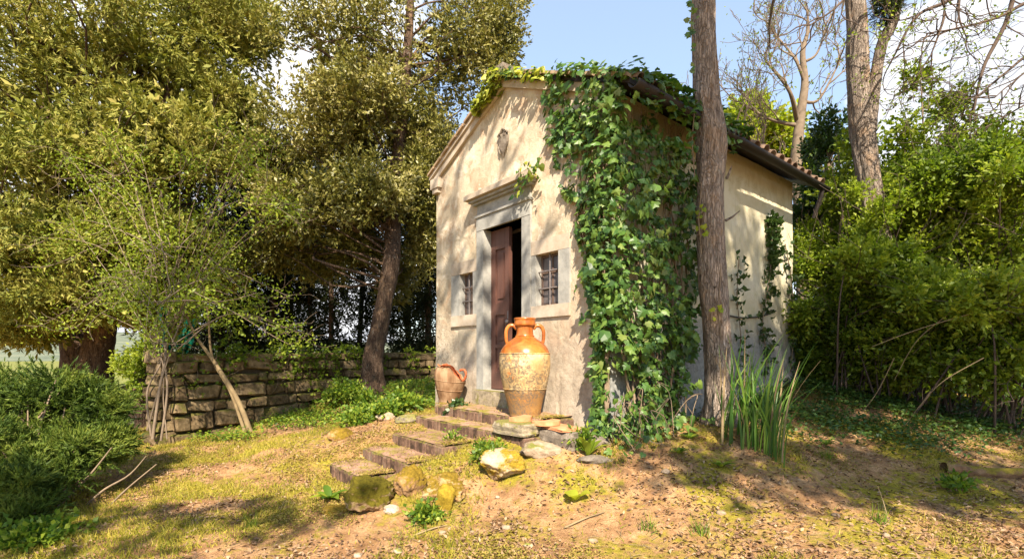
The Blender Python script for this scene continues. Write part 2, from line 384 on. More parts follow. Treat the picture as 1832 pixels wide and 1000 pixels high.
M['rock_gold'] = mossy('gold_moss_rock', [(.15,.09,.05), (.36,.21,.09), (.5,.38,.22)], (.22,.145,.018), .48, .64)
M['rock_pale'] = mossy('pale_rock', [(.20,.13,.075), (.33,.24,.145), (.44,.35,.24)], (.33,.225,.025), .42, .52, 3.0, False)
M['rock_white'] = mossy('limestone', [(.20,.14,.09), (.34,.26,.18), (.46,.38,.29)], (.22,.22,.05), .68, .8)
M['brick'] = mossy('step_brick', [(.04,.028,.02), (.10,.06,.042), (.18,.11,.075), (.15,.12,.09)], (.16,.14,.03), .56, .76, 7)
M['tread'] = mossy('dusty_tread', [(.15,.085,.055), (.28,.17,.115), (.37,.25,.175)], (.25,.21,.04), .66, .86, 5, True, .4)
M['slab'] = mossy('mossy_slab', [(.10,.085,.06), (.27,.22,.15), (.42,.36,.25)], (.23,.21,.06), .52, .7, 7)
M['wall_stone'] = mossy('field_stone', [(.035,.024,.013), (.13,.092,.05), (.27,.20,.115)], (.13,.12,.03), .52, .70, 5)
M['mortar'] = rough_mat('earth_mortar', [(.05,.035,.02), (.13,.10,.065)], 9, 40, .8, .02)
def bark(name, cols, sc=6, gap=(.03, .02, .015)):
    m, b = newmat(name); p = b.pos((1, 1, .30)); f = b.noise(p, sc*2.6, 10, .75, .5)
    c = b.ramp(f, [(.3+.4*i/(len(cols)-1), cols[i]) for i in range(len(cols))])
    vo = b.n('ShaderNodeTexVoronoi', feature='DISTANCE_TO_EDGE')
    wv = b.n('ShaderNodeVectorMath', operation='ADD'); b.put(wv, 0, b.pos((1, 1, .13)))
    nn = b.n('ShaderNodeTexNoise'); b.put(nn, 'Vector', b.pos((1, 1, .5))); b.put(nn, 'Scale', 14); b.put(nn, 'Detail', 5)
    sc_ = b.n('ShaderNodeVectorMath', operation='SCALE'); b.put(sc_, 0, nn.outputs['Color']); b.put(sc_, 'Scale', .07); b.put(wv, 1, sc_.outputs[0])
    b.put(vo, 'Vector', wv.outputs[0]); b.put(vo, 'Scale', sc*6.5)
    cr = b.step(vo.outputs[0], .0, .16); c = b.mix(b.math('MULTIPLY', b.math('SUBTRACT', 1.0, cr), .38), c, gap)
    big = b.noise(b.pos((1, 1, .6)), 4, 6, .7); c = b.mix(b.math('MULTIPLY', b.step(big, .52, .64), .5), c, (.34, .22, .13))
    gr = b.noise(b.pos((1, 1, .8)), 11, 7, .75); c = b.mix(b.math('MULTIPLY', b.step(gr, .58, .68), .6), c, (.34, .33, .27))
    kn = b.step(b.noise(b.pos((1, 1, .75)), 8, 3, .5), .68, .74); c = b.mix(b.math('MULTIPLY', kn, .85), c, (.03, .02, .015))
    h = b.math('ADD', b.math('MULTIPLY', f, .7), b.math('MULTIPLY', cr, .3)); b.bsdf(c, .95, b.bump(h, 1.0, .04), .1); return m
M['bark_pine'] = bark('fissured_bark', [(.13,.10,.08), (.25,.195,.155), (.37,.30,.245), (.46,.40,.34)])
M['bark_grey'] = bark('grey_bark', [(.11,.09,.072), (.22,.18,.148), (.33,.28,.235)], 5)
M['bark_dark'] = bark('dark_bark', [(.045,.03,.022), (.10,.065,.045), (.17,.12,.085)], 5, (.02, .014, .01))
M['twig'] = rough_mat('twig_bark', [(.12,.085,.055), (.28,.21,.14)], 8, 60, .3, .003)
M['twig_grey'] = rough_mat('pale_twig', [(.11,.08,.055), (.22,.17,.12)], 8, 60, .3, .003)
M['twig_dark'] = rough_mat('dark_twig', [(.05,.035,.028), (.11,.08,.06)], 8, 60, .3, .003)
M['cane'] = rough_mat('dry_cane', [(.15,.105,.055), (.30,.225,.12)], 8, 60, .3, .003)
M['lf_cedar'] = leaf_mat('cedar_needles', [(.06,.085,.012), (.16,.175,.026), (.26,.25,.05), (.38,.33,.10)], .16, .6, .2, .4, 1.1)
M['lf_oak'] = leaf_mat('holm_oak_leaves', [(.05,.06,.012), (.125,.125,.02), (.22,.20,.045), (.34,.30,.12)], .17, .45, .4, .4, .9)
M['lf_dark'] = leaf_mat('dark_conifer', [(.010,.018,.006), (.022,.034,.010), (.04,.05,.016)], .12, .6, .2)
M['lf_lime'] = leaf_mat('spring_leaves', [(.09,.14,.012), (.18,.24,.02), (.33,.36,.04)], .42, .5, .3, .3)
M['lf_lime2'] = leaf_mat('lime_leaves', [(.18,.26,.02), (.33,.38,.03), (.50,.46,.07)], .5, .5, .3, .3)
M['lf_bush'] = leaf_mat('hedge_leaves', [(.04,.075,.008), (.11,.17,.014), (.22,.28,.022), (.34,.37,.04)], .42, .5, .3, .5, .7)
M['lf_laurel'] = leaf_mat('laurel_leaves', [(.02,.05,.012), (.045,.085,.02), (.08,.12,.03)], .3, .35, .5, .3)
M['lf_juniper'] = leaf_mat('juniper_needles', [(.02,.04,.008), (.055,.095,.015), (.12,.165,.024), (.21,.235,.04)], .28, .6, .2, .5, 2.5)
M['lf_ivy'] = leaf_mat('ivy_leaves', [(.014,.040,.010), (.035,.085,.016), (.055,.12,.022), (.08,.155,.026), (.11,.185,.03), (.15,.21,.04), (.16,.17,.05)], .28, .42, .35, .3, 3)
M['lf_ivy_new'] = leaf_mat('young_ivy', [(.10,.14,.02), (.25,.28,.04), (.40,.44,.06), (.50,.46,.10)], .45, .45, .35)
M['lf_grass'] = leaf_mat('grass_blades', [(.08,.10,.012), (.20,.20,.022), (.38,.32,.045), (.50,.40,.10)], .35, .6, .2, .3, 1.3)
M['lf_clover'] = leaf_mat('clover_leaves', [(.10,.12,.015), (.22,.20,.03), (.34,.27,.06), (.36,.22,.10), (.26,.24,.03)], .3, .6, .2, .3, 1.3)
M['lf_weed'] = leaf_mat('weed_leaves', [(.05,.11,.012), (.12,.20,.02), (.28,.33,.035)], .4, .5, .3)
M['lf_ground'] = leaf_mat('creeping_leaves', [(.02,.06,.012), (.05,.10,.02), (.10,.14,.02)], .3, .45, .35)
M['lf_litter'] = leaf_mat('dead_leaves', [(.09,.05,.03), (.22,.13,.08), (.29,.185,.105), (.38,.27,.17)], .1, .85, .15)
M['lf_iris'] = leaf_mat('iris_blades', [(.035,.10,.015), (.07,.16,.02), (.16,.25,.035)], .4, .4, .4)
M['net'] = leaf_mat('green_netting', [(.0,.11,.06), (.0,.16,.10)], .3, .5, .4)
M['road'] = rough_mat('worn_asphalt', [(.12,.11,.105), (.20,.185,.18)], 4, 60, .3, .004)
M['hill'] = rough_mat('wooded_hill', [(.05,.07,.05), (.12,.14,.09), (.2,.2,.13)], .02, .1, .2, 1)

# ------------------------------------------------------------------ ground sheet, road, hills
def axis(lo, hi, step, far, g=1.22):
    c = list(np.arange(lo, hi+1e-6, step)); s = step; x = c[-1]
    while x < far: s *= g; x += s; c.append(x)
    s = step; x = c[0]; pre = []
    while x > -far: s *= g; x -= s; pre.append(x)
    return np.array(pre[::-1]+c)
xs = axis(-5.5, 6.5, .07, 3500); ys = axis(2.2, 9.5, .065, 3500)
Xg, Yg = np.meshgrid(xs, ys); Zg = gz(Xg, Yg)
near = (np.abs(Xg) < 7) & (Yg > 1.8) & (Yg < 10)
rough_ = np.zeros_like(Zg); idx = np.argwhere(near)
for i, j in idx:
    rough_[i, j] = .016*mnoise.noise(Vector((xs[j]*3, ys[i]*3, 0)))+.016*mnoise.noise(Vector((xs[j]*9, ys[i]*9, 5)))
Zg = Zg+rough_
nx, ny = len(xs), len(ys)
gi = (np.arange(ny-1)[:, None]*nx+np.arange(nx-1)[None]); Qg = np.stack([gi, gi+1, gi+nx+1, gi+nx], -1).reshape(-1, 4)
gr = add('ground', np.column_stack([Xg.ravel(), Yg.ravel(), Zg.ravel()]), Qg, M['ground'], None, True, base=(0, 0, 0)); tag(gr, kind='structure')
# drive seen beyond the cedar trunks
tt = np.linspace(0, 1, 24)
cl = np.column_stack([-9.2-2.2*tt-2.5*tt**2, 12.5+9*tt]); dv = unit(np.gradient(cl, axis=0)); nv = np.column_stack([-dv[:, 1], dv[:, 0]])
Vr = []
for s in np.linspace(-1.1, 1.1, 7):
    q = cl+nv*s; Vr.append(np.column_stack([q, gz(q[:, 0], q[:, 1])+.03]))
Vr = np.array(Vr); a = np.arange(6)[:, None]*24+np.arange(23)[None]; Qr = np.stack([a, a+24, a+25, a+1], -1).reshape(-1, 4)
tag(add('driveway', Vr.reshape(-1, 3), Qr, M['road'], None, True), kind='structure')
# far hills
V = []; nt = 160
for i, (rr, hh) in enumerate([(900, -40), (1500, 10), (2100, 55), (2600, 95), (3000, -30)]):
    for k in range(nt):
        t = k/nt*2*math.pi; h = hh*(.75+.5*mnoise.noise(Vector((math.cos(t)*3, math.sin(t)*3, i*.4)))+.25*mnoise.noise(Vector((math.cos(t)*11, math.sin(t)*11, i))))
        V.append((rr*math.cos(t), rr*math.sin(t), h if hh > 0 else hh))
Qh = [[i*nt+k, i*nt+(k+1) % nt, (i+1)*nt+(k+1) % nt, (i+1)*nt+k] for i in range(4) for k in range(nt)]
tag(add('hills', V, np.array(Qh), M['hill'], None, True), kind='structure')

# ------------------------------------------------------------------ chapel
WID = 3.4; DEP = 4.42; ZE = 4.03; SL = .45; ZB = -.1
def roof_z(u): return ZE+SL*min(max(u, 0), WID) if u <= WID/2 else ZE+SL*(WID-u)
chapel = thing('chapel', FW((WID/2, DEP/2, .4)), 'small plastered stone chapel with a tiled gable roof and half open maroon door', 'chapel')
DOOR = (1.338, 2.13, .865, 3.0); WR = (.722, 1.105, 1.905, 2.505); WL = (2.394, 2.729, 1.89, 2.475)
def front_wall():
    ub = sorted(set([round(x, 4) for x in list(np.arange(0, WID+.001, .085))+[DOOR[0], DOOR[1], WR[0], WR[1], WL[0], WL[1], WID/2]]))
    zb = sorted(set([round(x, 4) for x in list(np.arange(ZB, ZE, .085))+[ZE, DOOR[2], DOOR[3], WR[2], WR[3], WL[2], WL[3]]]))
    clean = lambda a: [x for i, x in enumerate(a) if i == 0 or x-a[i-1] > .003]
    ub, zb = clean(ub), clean(zb)
    rows = [(z, 0) for z in zb]+[(ZE, f) for f in np.linspace(.1, 1, 10)]
    V = []; 
    for z, f in rows:
        for u in ub:
            zz = z+f*(roof_z(u)-ZE)
            ax = max(0, u-WID/2)/(WID/2); uu = u-ax*.0*(zz) + (.04*ax*(1-zz/2.2))    # the left end leans in as it rises
            bat = .05*max(0, 1-max(0, zz-.4)/.5)**2*(1 if u < .9 else .2)
            ww = -bat+.010*mnoise.noise(Vector((u*1.6, zz*1.6, 0)))+.006*mnoise.noise(Vector((u*6, zz*6, 3)))
            edge = any(abs(u-e) < .02 or abs(zz-e2) < .02 for (e, e2) in [(DOOR[0], DOOR[3]), (DOOR[1], DOOR[3]), (WR[0], WR[2]), (WR[1], WR[3]), (WL[0], WL[2]), (WL[1], WL[3])])
            V.append(FW((uu, 0 if edge else ww, zz)))
    n = len(ub); Q = []; hole = set()
    for r in range(len(rows)-1):
        for c in range(n-1):
            uc = (ub[c]+ub[c+1])/2; zc = (rows[r][0]+rows[r+1][0])/2
            if rows[r+1][1] == 0 and any(a < uc < b_ and z0 < zc < z1 for a, b_, z0, z1 in (DOOR, WR, WL)): continue
            Q.append([r*n+c, r*n+c+1, (r+1)*n+c+1, (r+1)*n+c])
    m = MB(); m.add(V, Q)
    # reveals of the openings, running back through the wall
    for (a, b_, z0, z1) in (DOOR, WR, WL):
        for (p, q) in (((a, z0), (a, z1)), ((a, z1), (b_, z1)), ((b_, z1), (b_, z0)), ((b_, z0), (a, z0))):
            m.add([FW((p[0], 0, p[1])), FW((q[0], 0, q[1])), FW((q[0], .42, q[1])), FW((p[0], .42, p[1]))], [[0, 1, 2, 3]])
    return m
front_wall().build('front_wall', M['stucco'], chapel)
# inner skin of the front wall (around the door and windows)
m = MB()
for (a, b_, z0, z1) in [(.3, .722, 0, ZE), (1.105, 1.338, 0, ZE), (2.13, 2.394, 0, ZE), (2.729, 3.1, 0, ZE), (.722, 1.105, 0, 1.905), (.722, 1.105, 2.505, ZE),
                        (2.394, 2.729, 0, 1.89), (2.394, 2.729, 2.475, ZE), (1.338, 2.13, 3.0, ZE), (1.338, 2.13, 0, .865)]:
    m.add([FW((a, .42, z0)), FW((b_, .42, z0)), FW((b_, .42, z1)), FW((a, .42, z1))], [[0, 1, 2, 3]])
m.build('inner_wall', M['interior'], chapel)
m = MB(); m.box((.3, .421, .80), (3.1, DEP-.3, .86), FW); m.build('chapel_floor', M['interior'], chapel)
def side_wall(u0, sgn, mat, fine):
    ws = np.linspace(0, DEP, 60 if fine else 8); zs = np.linspace(ZB, ZE, 56 if fine else 6); V = []
    for z in zs:
        for w in ws:
            fl = .16*math.exp(-max(0, z-.75)/.35)*(w/DEP)**3+.05*max(0, 1-max(0, z-.4)/.5)**2
            nn = .012*mnoise.noise(Vector((w*1.4, z*1.4, 9)))+.007*mnoise.noise(Vector((w*6, z*6, 2))) if fine else 0
            e = fl+nn
            V.append(FW((u0-sgn*e*(0 if w == 0 else 1) if sgn > 0 else u0+e, w+(fl*.7 if w > DEP*.98 else 0), z)))
    n = len(ws); Q = np.array([[r*n+c, r*n+c+1, (r+1)*n+c+1, (r+1)*n+c] for r in range(len(zs)-1) for c in range(n-1)])
    add('side_wall', V, Q, mat, chapel, True)
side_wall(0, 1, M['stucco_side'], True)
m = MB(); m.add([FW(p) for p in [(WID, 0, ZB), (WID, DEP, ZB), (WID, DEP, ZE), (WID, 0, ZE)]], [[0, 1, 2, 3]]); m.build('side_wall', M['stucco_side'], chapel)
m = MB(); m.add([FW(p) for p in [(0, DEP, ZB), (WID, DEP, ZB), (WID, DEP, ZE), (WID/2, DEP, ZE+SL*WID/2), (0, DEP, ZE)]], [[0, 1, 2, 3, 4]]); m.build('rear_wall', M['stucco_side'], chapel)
m = MB()
for a, b_ in (((.3, .421), (.3, DEP-.3)), ((.3, DEP-.3), (3.1, DEP-.3)), ((3.1, DEP-.3), (3.1, .421))):
    m.add([FW((a[0], a[1], .85)), FW((b_[0], b_[1], .85)), FW((b_[0], b_[1], ZE)), FW((a[0], a[1], ZE))], [[0, 1, 2, 3]])
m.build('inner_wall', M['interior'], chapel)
# foundation stones under the front corner
for k, (u_, w_, ru, rh) in enumerate([(.08, -.02, .2, .16), (.38, -.06, .17, .12), (-.05, .35, .2, .15)]):
    pass
# roof: two slabs, verge, ridge and single tiles
OVR, OVL, OF, OB = .30, .10, .075, .25
def slope_pt(side, s, w, dz=0):      # s = horizontal distance from the ridge
    z = ZE+SL*WID/2-SL*s+.03+dz; u = WID/2-s if side < 0 else WID/2+s; return FW((u, w, z))
for side, ov in ((-1, OVR), (1, OVL)):
    m = MB(); S = WID/2+ov
    P = [slope_pt(side, s, w, dz) for dz in (0, .05) for (s, w) in ((0, -OF), (S, -OF), (S, DEP+OB), (0, DEP+OB))]
    m.add(P, [[0, 1, 2, 3], [4, 7, 6, 5], [0, 4, 5, 1], [1, 5, 6, 2], [2, 6, 7, 3], [3, 7, 4, 0]])
    m.build('roof_slab', M['warm_stone'] if side > 0 else M['gutter'], chapel)  # right slab near black: shade under the eave put into its colour
def tile_mesh(L=.40, r0=.085, r1=.07, k=7, t=.014, up=1):
    V = []
    for x, r in ((0, r1), (L, r0)):
        for rr in (r, r-t):
            for i in range(k):
                a = math.pi*i/(k-1); V.append((rr*math.cos(a), x, up*rr*math.sin(a)*.8))
    Q = []
    for i in range(k-1):
        Q += [[i, i+1, 2*k+i+1, 2*k+i], [k+i+1, k+i, 3*k+i, 3*k+i+1], [i, k+i, k+i+1, i+1], [2*k+i, 2*k+i+1, 3*k+i+1, 3*k+i]]
    return fastmesh('roof_tile', np.array(V), Q, M['tile'], True)
tmesh = tile_mesh()
ex = .33
for side, ov in ((-1, OVR), (1, OVL)):
    S = WID/2+ov+.04; lenS = S*math.sqrt(1+SL*SL); nrow = int(lenS/ex)+1
    dS = np.array(slope_pt(side, 1, 0))-np.array(slope_pt(side, 0, 0)); dS = dS/np.linalg.norm(dS)
    wdir = np.array([Wv[0], Wv[1], 0]); nrm = np.cross(wdir, dS); nrm = nrm if nrm[2] > 0 else -nrm
    for cidx in range(20):
        w = -OF+.12+cidx*.238
        for r in range(nrow):
            s1 = S-r*ex/math.sqrt(1+SL*SL)-rng.uniform(-.02, .03); s0 = s1-.38/math.sqrt(1+SL*SL)
            if s0 < -.05: s0 = -.05
            pz = np.array(slope_pt(side, s0, w+rng.uniform(-.015, .015), .055+.008*(r % 2)+rng.uniform(0, .02)))
            o = link('roof_tile', tmesh, pz, chapel)
            X = np.cross(dS, nrm); from mathutils import Matrix
            Rm = Matrix((X, dS+nrm*rng.uniform(-.02, .05), nrm)).transposed(); o.rotation_euler = Rm.to_euler()
            o.rotation_euler.rotate_axis('Z', rng.uniform(-.05, .05))
# ridge tiles
rmesh = tile_mesh(.42, .11, .1); rmesh.name = 'ridge_tile'
for k in range(12):
    w = -OF+k*.39; o = link('ridge_tile', rmesh, FW((WID/2, w, ZE+SL*WID/2+.10)), chapel)
    o.rotation_euler = (0, 0, math.atan2(Wv[1], Wv[0])-math.pi/2)
# stone cap on the apex, verge strips along the gable
m = MB(); m.box((WID/2-.07, -OF-.02, ZE+SL*WID/2+.07), (WID/2+.08, .10, ZE+SL*WID/2+.20), FW); m.build('apex_stone', M['dark_stone'], chapel)
for side, ov in ((-1, OVR), (1, OVL)):
    nseg = 9; S = WID/2+ov
    for k in range(nseg):
        s0, s1 = .02+S*k/nseg, S*(k+1)/nseg-.006; m = MB(); dz0 = rng.uniform(.045, .06)
        P = [slope_pt(side, s, w, dz) for dz in (dz0, dz0+.035) for (s, w) in ((s0, -OF-.035), (s1, -OF-.035), (s1, .16), (s0, .16))]
        m.add(P, [[0, 1, 2, 3], [4, 7, 6, 5], [0, 4, 5, 1], [1, 5, 6, 2], [2, 6, 7, 3], [3, 7, 4, 0]]); m.build('verge_tile', M['verge'], chapel)
    m = MB(); P = [slope_pt(side, s, w, dz) for dz in (-.10, -.002) for (s, w) in ((0.0, -.045), (WID/2-.0, -.045), (WID/2-.0, -.001), (0.0, -.001))]
    m.add(P, [[0, 1, 2, 3], [4, 7, 6, 5], [0, 4, 5, 1], [1, 5, 6, 2], [2, 6, 7, 3], [3, 7, 4, 0]]); m.build('verge_moulding', M['warm_stone'], chapel)
# corbel at the left eave
m = MB(); m.box((WID-.16, -.07, ZE-.17), (WID+.07, .1, ZE-.02), FW); m.box((WID-.12, -.055, ZE-.24), (WID+.035, .08, ZE-.172), FW); m.build('corbel', M['warm_stone'], chapel)
# gutter along the right eave with its brackets, rafters under it
gu = -OVR-.03; gzv = ZE-SL*OVR-.03
k = 9; V = []; Q = []
for w in (-OF-.05, DEP+OB+.03):
    for r in (.065, .058):
        for i in range(k):
            a = math.pi+math.pi*i/(k-1); V.append(FW((gu+r*math.cos(a)-.05, w, gzv+.03+r*math.sin(a))))
for i in range(k-1): Q += [[i, i+1, 2*k+i+1, 2*k+i], [k+i+1, k+i, 3*k+i, 3*k+i+1], [i, k+i, k+i+1, i+1], [2*k+i, 2*k+i+1, 3*k+i+1, 3*k+i]]
Q += [[0, 2*k, 3*k, k], [k-1, 2*k-1, 4*k-1, 3*k-1]]
add('gutter', V, Q, M['gutter'], chapel, True)
add('downpipe', *tube([FW((-OVR-.08, DEP+.12, gzv)), FW((-OVR-.06, DEP+.12, gzv-.12)), FW((-OVR+.05, DEP+.14, gzv-.42))], [.035, .035, .025], 10), M['gutter'], chapel, True)
# stonework round door and windows: butted pieces, proud of the plaster
def piece(name, u0, u1, z0, z1, w0, w1, mat=None, parent=None, bev=.0):
    m = MB(); m.box((u0, w0, z0), (u1, w1, z1), FW); return m.build(name, mat or M['grey_stone'], parent or chapel)
dfr = -.035
J = .155
df = piece('door_surround', DOOR[0]-J, DOOR[0]+.001, DOOR[2]-.0, DOOR[3]-.002, dfr, .30)         # right jamb carries the frame
piece('jamb', DOOR[1]-.001, DOOR[1]+J, DOOR[2]-.0, DOOR[3]-.002, dfr, .30, None, df)
piece('lintel', DOOR[0]-J, DOOR[1]+J, DOOR[3], DOOR[3]+.175, dfr-.004, .30, None, df)
piece('fillet', DOOR[0]-J-.015, DOOR[1]+J+.015, DOOR[3]+.178, DOOR[3]+.205, dfr-.022, .05, None, df)
piece('frieze', DOOR[0]-J+.01, DOOR[1]+J-.01, DOOR[3]+.208, DOOR[3]+.345, dfr+.006, .05, None, df)
for k, (e, z0, z1) in enumerate([(.045, .348, .375), (.085, .378, .41), (.135, .413, .47), (.115, .473, .49)]):
    piece('cornice', DOOR[0]-J-e*.9, DOOR[1]+J+e*.9, DOOR[3]+z0, DOOR[3]+z1, dfr-e, .05, M['warm_stone'] if k > 1 else None, df)
piece('door_sill', DOOR[0]-J, DOOR[1]+J, .655, .862, -.11, .30, M['slab'], df)
# door leaf with sunk panels
dl = piece('door_leaf', 1.745, DOOR[1]-.001, DOOR[2]+.012, DOOR[3]-.01, .120, .152, M['door'])
u0, u1 = 1.745, DOOR[1]
for (a, b_, z0, z1) in [(u0, u0+.085, .877, 2.99), (u1-.095, u1-.001, .877, 2.99), (u0+.088, u1-.098, 2.73, 2.99), (u0+.088, u1-.098, 1.86, 2.02), (u0+.088, u1-.098, .877, 1.10), (u0+.088, u1-.098, 1.42, 1.47)]:
    piece('rail' if b_-a > .12 else 'stile', a, b_, z0, z1, .098, .119, M['door'], dl)
for (z0, z1) in ((2.04, 2.71), (1.49, 1.84), (1.12, 1.40)):
    piece('door_panel', u0+.125, u1-.135, z0+.035, z1-.035, .106, .119, M['door'], dl)
piece('keyhole_plate', 1.752, 1.77, 1.80, 1.90, .088, .097, M['iron'], dl)
# the right leaf stands open inwards, edge-on in the dark
m = MB(); P0 = (1.345, .25); a = R(72); dx, dy = math.cos(a), math.sin(a)
f_ = lambda p: FW((P0[0]+p[0]*dx-p[1]*dy, P0[1]+p[0]*dy+p[1]*dx, p[2]))
m.box((0, 0, .875), (.385, .035, 2.985), f_); dl2 = m.build('door_leaf', M['door'], chapel)
hk = lathe([(0, 0), (.02, .004), (.028, .02), (.02, .035), (0, .04)], 12); hv = hk[0]
add('door_knob', [FW((1.752+p[0], .085-p[2], 1.76+p[1])) for p in hv], hk[1], M['iron'], dl, True)
for nm, (a, b_, z0, z1), (A, B, Z0, Z1) in (('r', WR, (.549, DOOR[0]-J-.003, 1.766, 2.67)), ('l', WL, (DOOR[1]+J+.003, 2.95, 1.735, 2.65))):
    wn = piece('window_surround', A, a+.001, z0, z1, -.02, .16)
    piece('surround_side', b_-.001, B, z0, z1, -.018, .16, None, wn)
    piece('surround_top', A, B, z1+.001, Z1, -.022, .16, M['warm_stone'], wn)
    piece('surround_sill', A, B, Z0, z0-.001, -.026, .16, M['warm_stone'], wn)
    wi = piece('window', a, b_, z0, z0+.03, .075, .10, M['sash'])
    piece('sash', a, b_, z1-.03, z1, .075, .10, M['sash'], wi); piece('sash', a, a+.028, z0+.031, z1-.031, .075, .10, M['sash'], wi); piece('sash', b_-.028, b_, z0+.031, z1-.031, .075, .10, M['sash'], wi)
    um = (a+b_)/2; piece('mullion', um-.014, um+.014, z0+.031, z1-.031, .077, .098, M['sash'], wi)
    for (p, q) in ((a+.028, um-.014), (um+.014, b_-.028)):
        for k in range(3):
            h = (z1-z0-.062)/3; piece('pane', p, q, z0+.031+h*k+.004, z0+.031+h*(k+1)-.004, .085, .091, M['glass'], wi)
    for k in (1, 2): piece('glazing_bar', a+.028, b_-.028, z0+.031+(z1-z0-.062)/3*k-.008, z0+.031+(z1-z0-.062)/3*k+.008, .071, .081, M['sash'], wi)
    for k in (1, 2):
        z = z0+(z1-z0)*k/3; add('iron_bar', *tube([FW((a-.01, .035, z)), FW((b_+.01, .035, z))], [.009, .009], 8), M['iron'], wi, True)
    add('iron_bar', *tube([FW((um, .035, z0-.01)), FW((um, .035, z1+.01))], [.009, .009], 8), M['iron'], wi, True)
# worn crest on the gable
def crest():
    out = []; n = 40
    for i in range(n):
        t = 2*math.pi*i/n; x = .098*math.copysign(abs(math.cos(t))**.7, math.cos(t)); z = .165*math.sin(t); x *= (1 if z > -.02 else max(.05, 1+(z+.02)/.125)); x *= 1+.08*math.sin(5*t); out.append((x, z))
    cz = 3.5+CAMZ-1.35+.52; cu = WID/2+.02; V = [FW((cu+x, -.001, cz+z)) for x, z in out]+[FW((cu+x*.92, -.035, cz+z*.93)) for x, z in out]+[FW((cu+x*.7, -.028, cz+z*.75)) for x, z in out]+[FW((cu, -.045, cz))]
    Q = [[i, (i+1) % n, n+(i+1) % n, n+i] for i in range(n)]+[[n+i, n+(i+1) % n, 2*n+(i+1) % n, 2*n+i] for i in range(n)]+[[2*n+i, 2*n+(i+1) % n, 3*n] for i in range(n)]
    o = add('crest', V, Q, M['dark_stone'], chapel, True); o['label'] = 'worn carved stone coat of arms shield on the gable'
    for sx in (-1, 1):
        th = np.linspace(0, 4.6, 14); rr = .045*(1-th/6.5)
        add('scroll', *tube([FW((cu+sx*(.052+r_*math.cos(t)), -.03, cz+.105+r_*math.sin(t))) for t, r_ in zip(th, rr)], np.linspace(.014, .008, 14), 6), M['dark_stone'], o, True)
        add('scroll', *tube([FW((cu+sx*(.085-.04*t), -.03, cz-.02-.11*t)) for t in np.linspace(0, 1, 6)], [.01, .016, .013, .016, .012, .007], 6), M['dark_stone'], o, True)
    add('scroll', *tube([FW((cu-.05+.02*i, -.035, cz+.15+.03*math.sin(i*.9))) for i in range(6)], [.01, .018, .02, .02, .018, .01], 6), M['dark_stone'], o, True)
crest()
# cable sagging along the side wall
add('cable', *tube(spline([FW((-.03, w, z)) for w, z in ((1.7, 1.9), (2.1, 1.86), (2.7, 1.83), (3.3, 1.88), (3.75, 1.98))], 20), .012, 6), M['cable'], chapel, True)

# ------------------------------------------------------------------ brick steps
steps = thing('brick_steps', FW((1.7, -1.2, 0)), 'brown brick steps leading up to the chapel door', 'steps')
def brick_mesh(wd, dp, ht, seed):
    import bmesh
    bm = bmesh.new(); bmesh.ops.create_cube(bm, size=1)
    bmesh.ops.bevel(bm, geom=bm.edges[:], offset=.09, segments=1, affect='EDGES')
    for v in bm.verts:
        j = mnoise.noise_vector(v.co*2.5+Vector((seed*7, 0, 0)))*.05; v.co = Vector(((v.co.x+j.x)*wd, (v.co.y+j.y*.4)*dp, (v.co.z+j.z*.8+.5)*ht))
    me = bpy.data.meshes.new('brick'); bm.to_mesh(me); bm.free(); me.materials.append(M['brick']); return me
ang = math.atan2(U[1], U[0])
STEPS = [('step', 1.40, 2.28, -2.03, -1.62, -.05, .14), ('step', 1.12, 2.24, -1.66, -1.25, .0, .27), ('step', 1.1, 2.22, -1.29, -.78, .1, .40),
         ('landing', .40, 2.62, -.80, -.50, .2, .53), ('landing', .50, 2.56, -.53, .0, .3, .66)]
for name, ua, ub_, wa, wb, z0, z1 in STEPS:
    nu, nw = int((ub_-ua)/.06), int((wb-wa-.03)/.06)+1
    us = np.linspace(ua+.01, ub_-.01, nu); wss = np.linspace(wa+.012, wb+.03, nw); V = []
    for w in wss:
        for u in us: V.append(FW((u, w, z1+.012+.010*mnoise.noise(Vector((u*5, w*5, z1*9)))-.012*(w < wa+.02))))
    Q = [[r*nu+c, r*nu+c+1, (r+1)*nu+c+1, (r+1)*nu+c] for r in range(nw-1) for c in range(nu-1)]
    m = MB(); m.add(V, Q); m.box((ua+.005, wa+.05, z0), (ub_-.005, wb, z1-.012), FW); st = m.build(name, M['tread'], steps)
    u = ua; ks = [brick_mesh(.062, .14, z1-z0 if z1-z0 < .16 else .15, s) for s in range(3)]
    while u < ub_-.05:
        wdt = rng.uniform(.064, .078); o = link('brick', ks[rng.integers(3)], FW((u+wdt/2, wa+.065+rng.uniform(-.009, .009), z1-(z1-z0 if z1-z0 < .16 else .15)+rng.uniform(-.008, .001))), st)
        o.rotation_euler = (rng.uniform(-.03, .03), rng.uniform(-.04, .04), ang+rng.uniform(-.05, .05)); u += wdt
    # side bricks at the right end
    w = wa+.16
    while w < wb-.03:
        o = link('brick', ks[rng.integers(3)], FW((ua+.03, w, z1-(z1-z0 if z1-z0 < .16 else .15)-.006)), st); o.rotation_euler = (0, 0, ang+math.pi/2+rng.uniform(-.06, .06)); w += .075

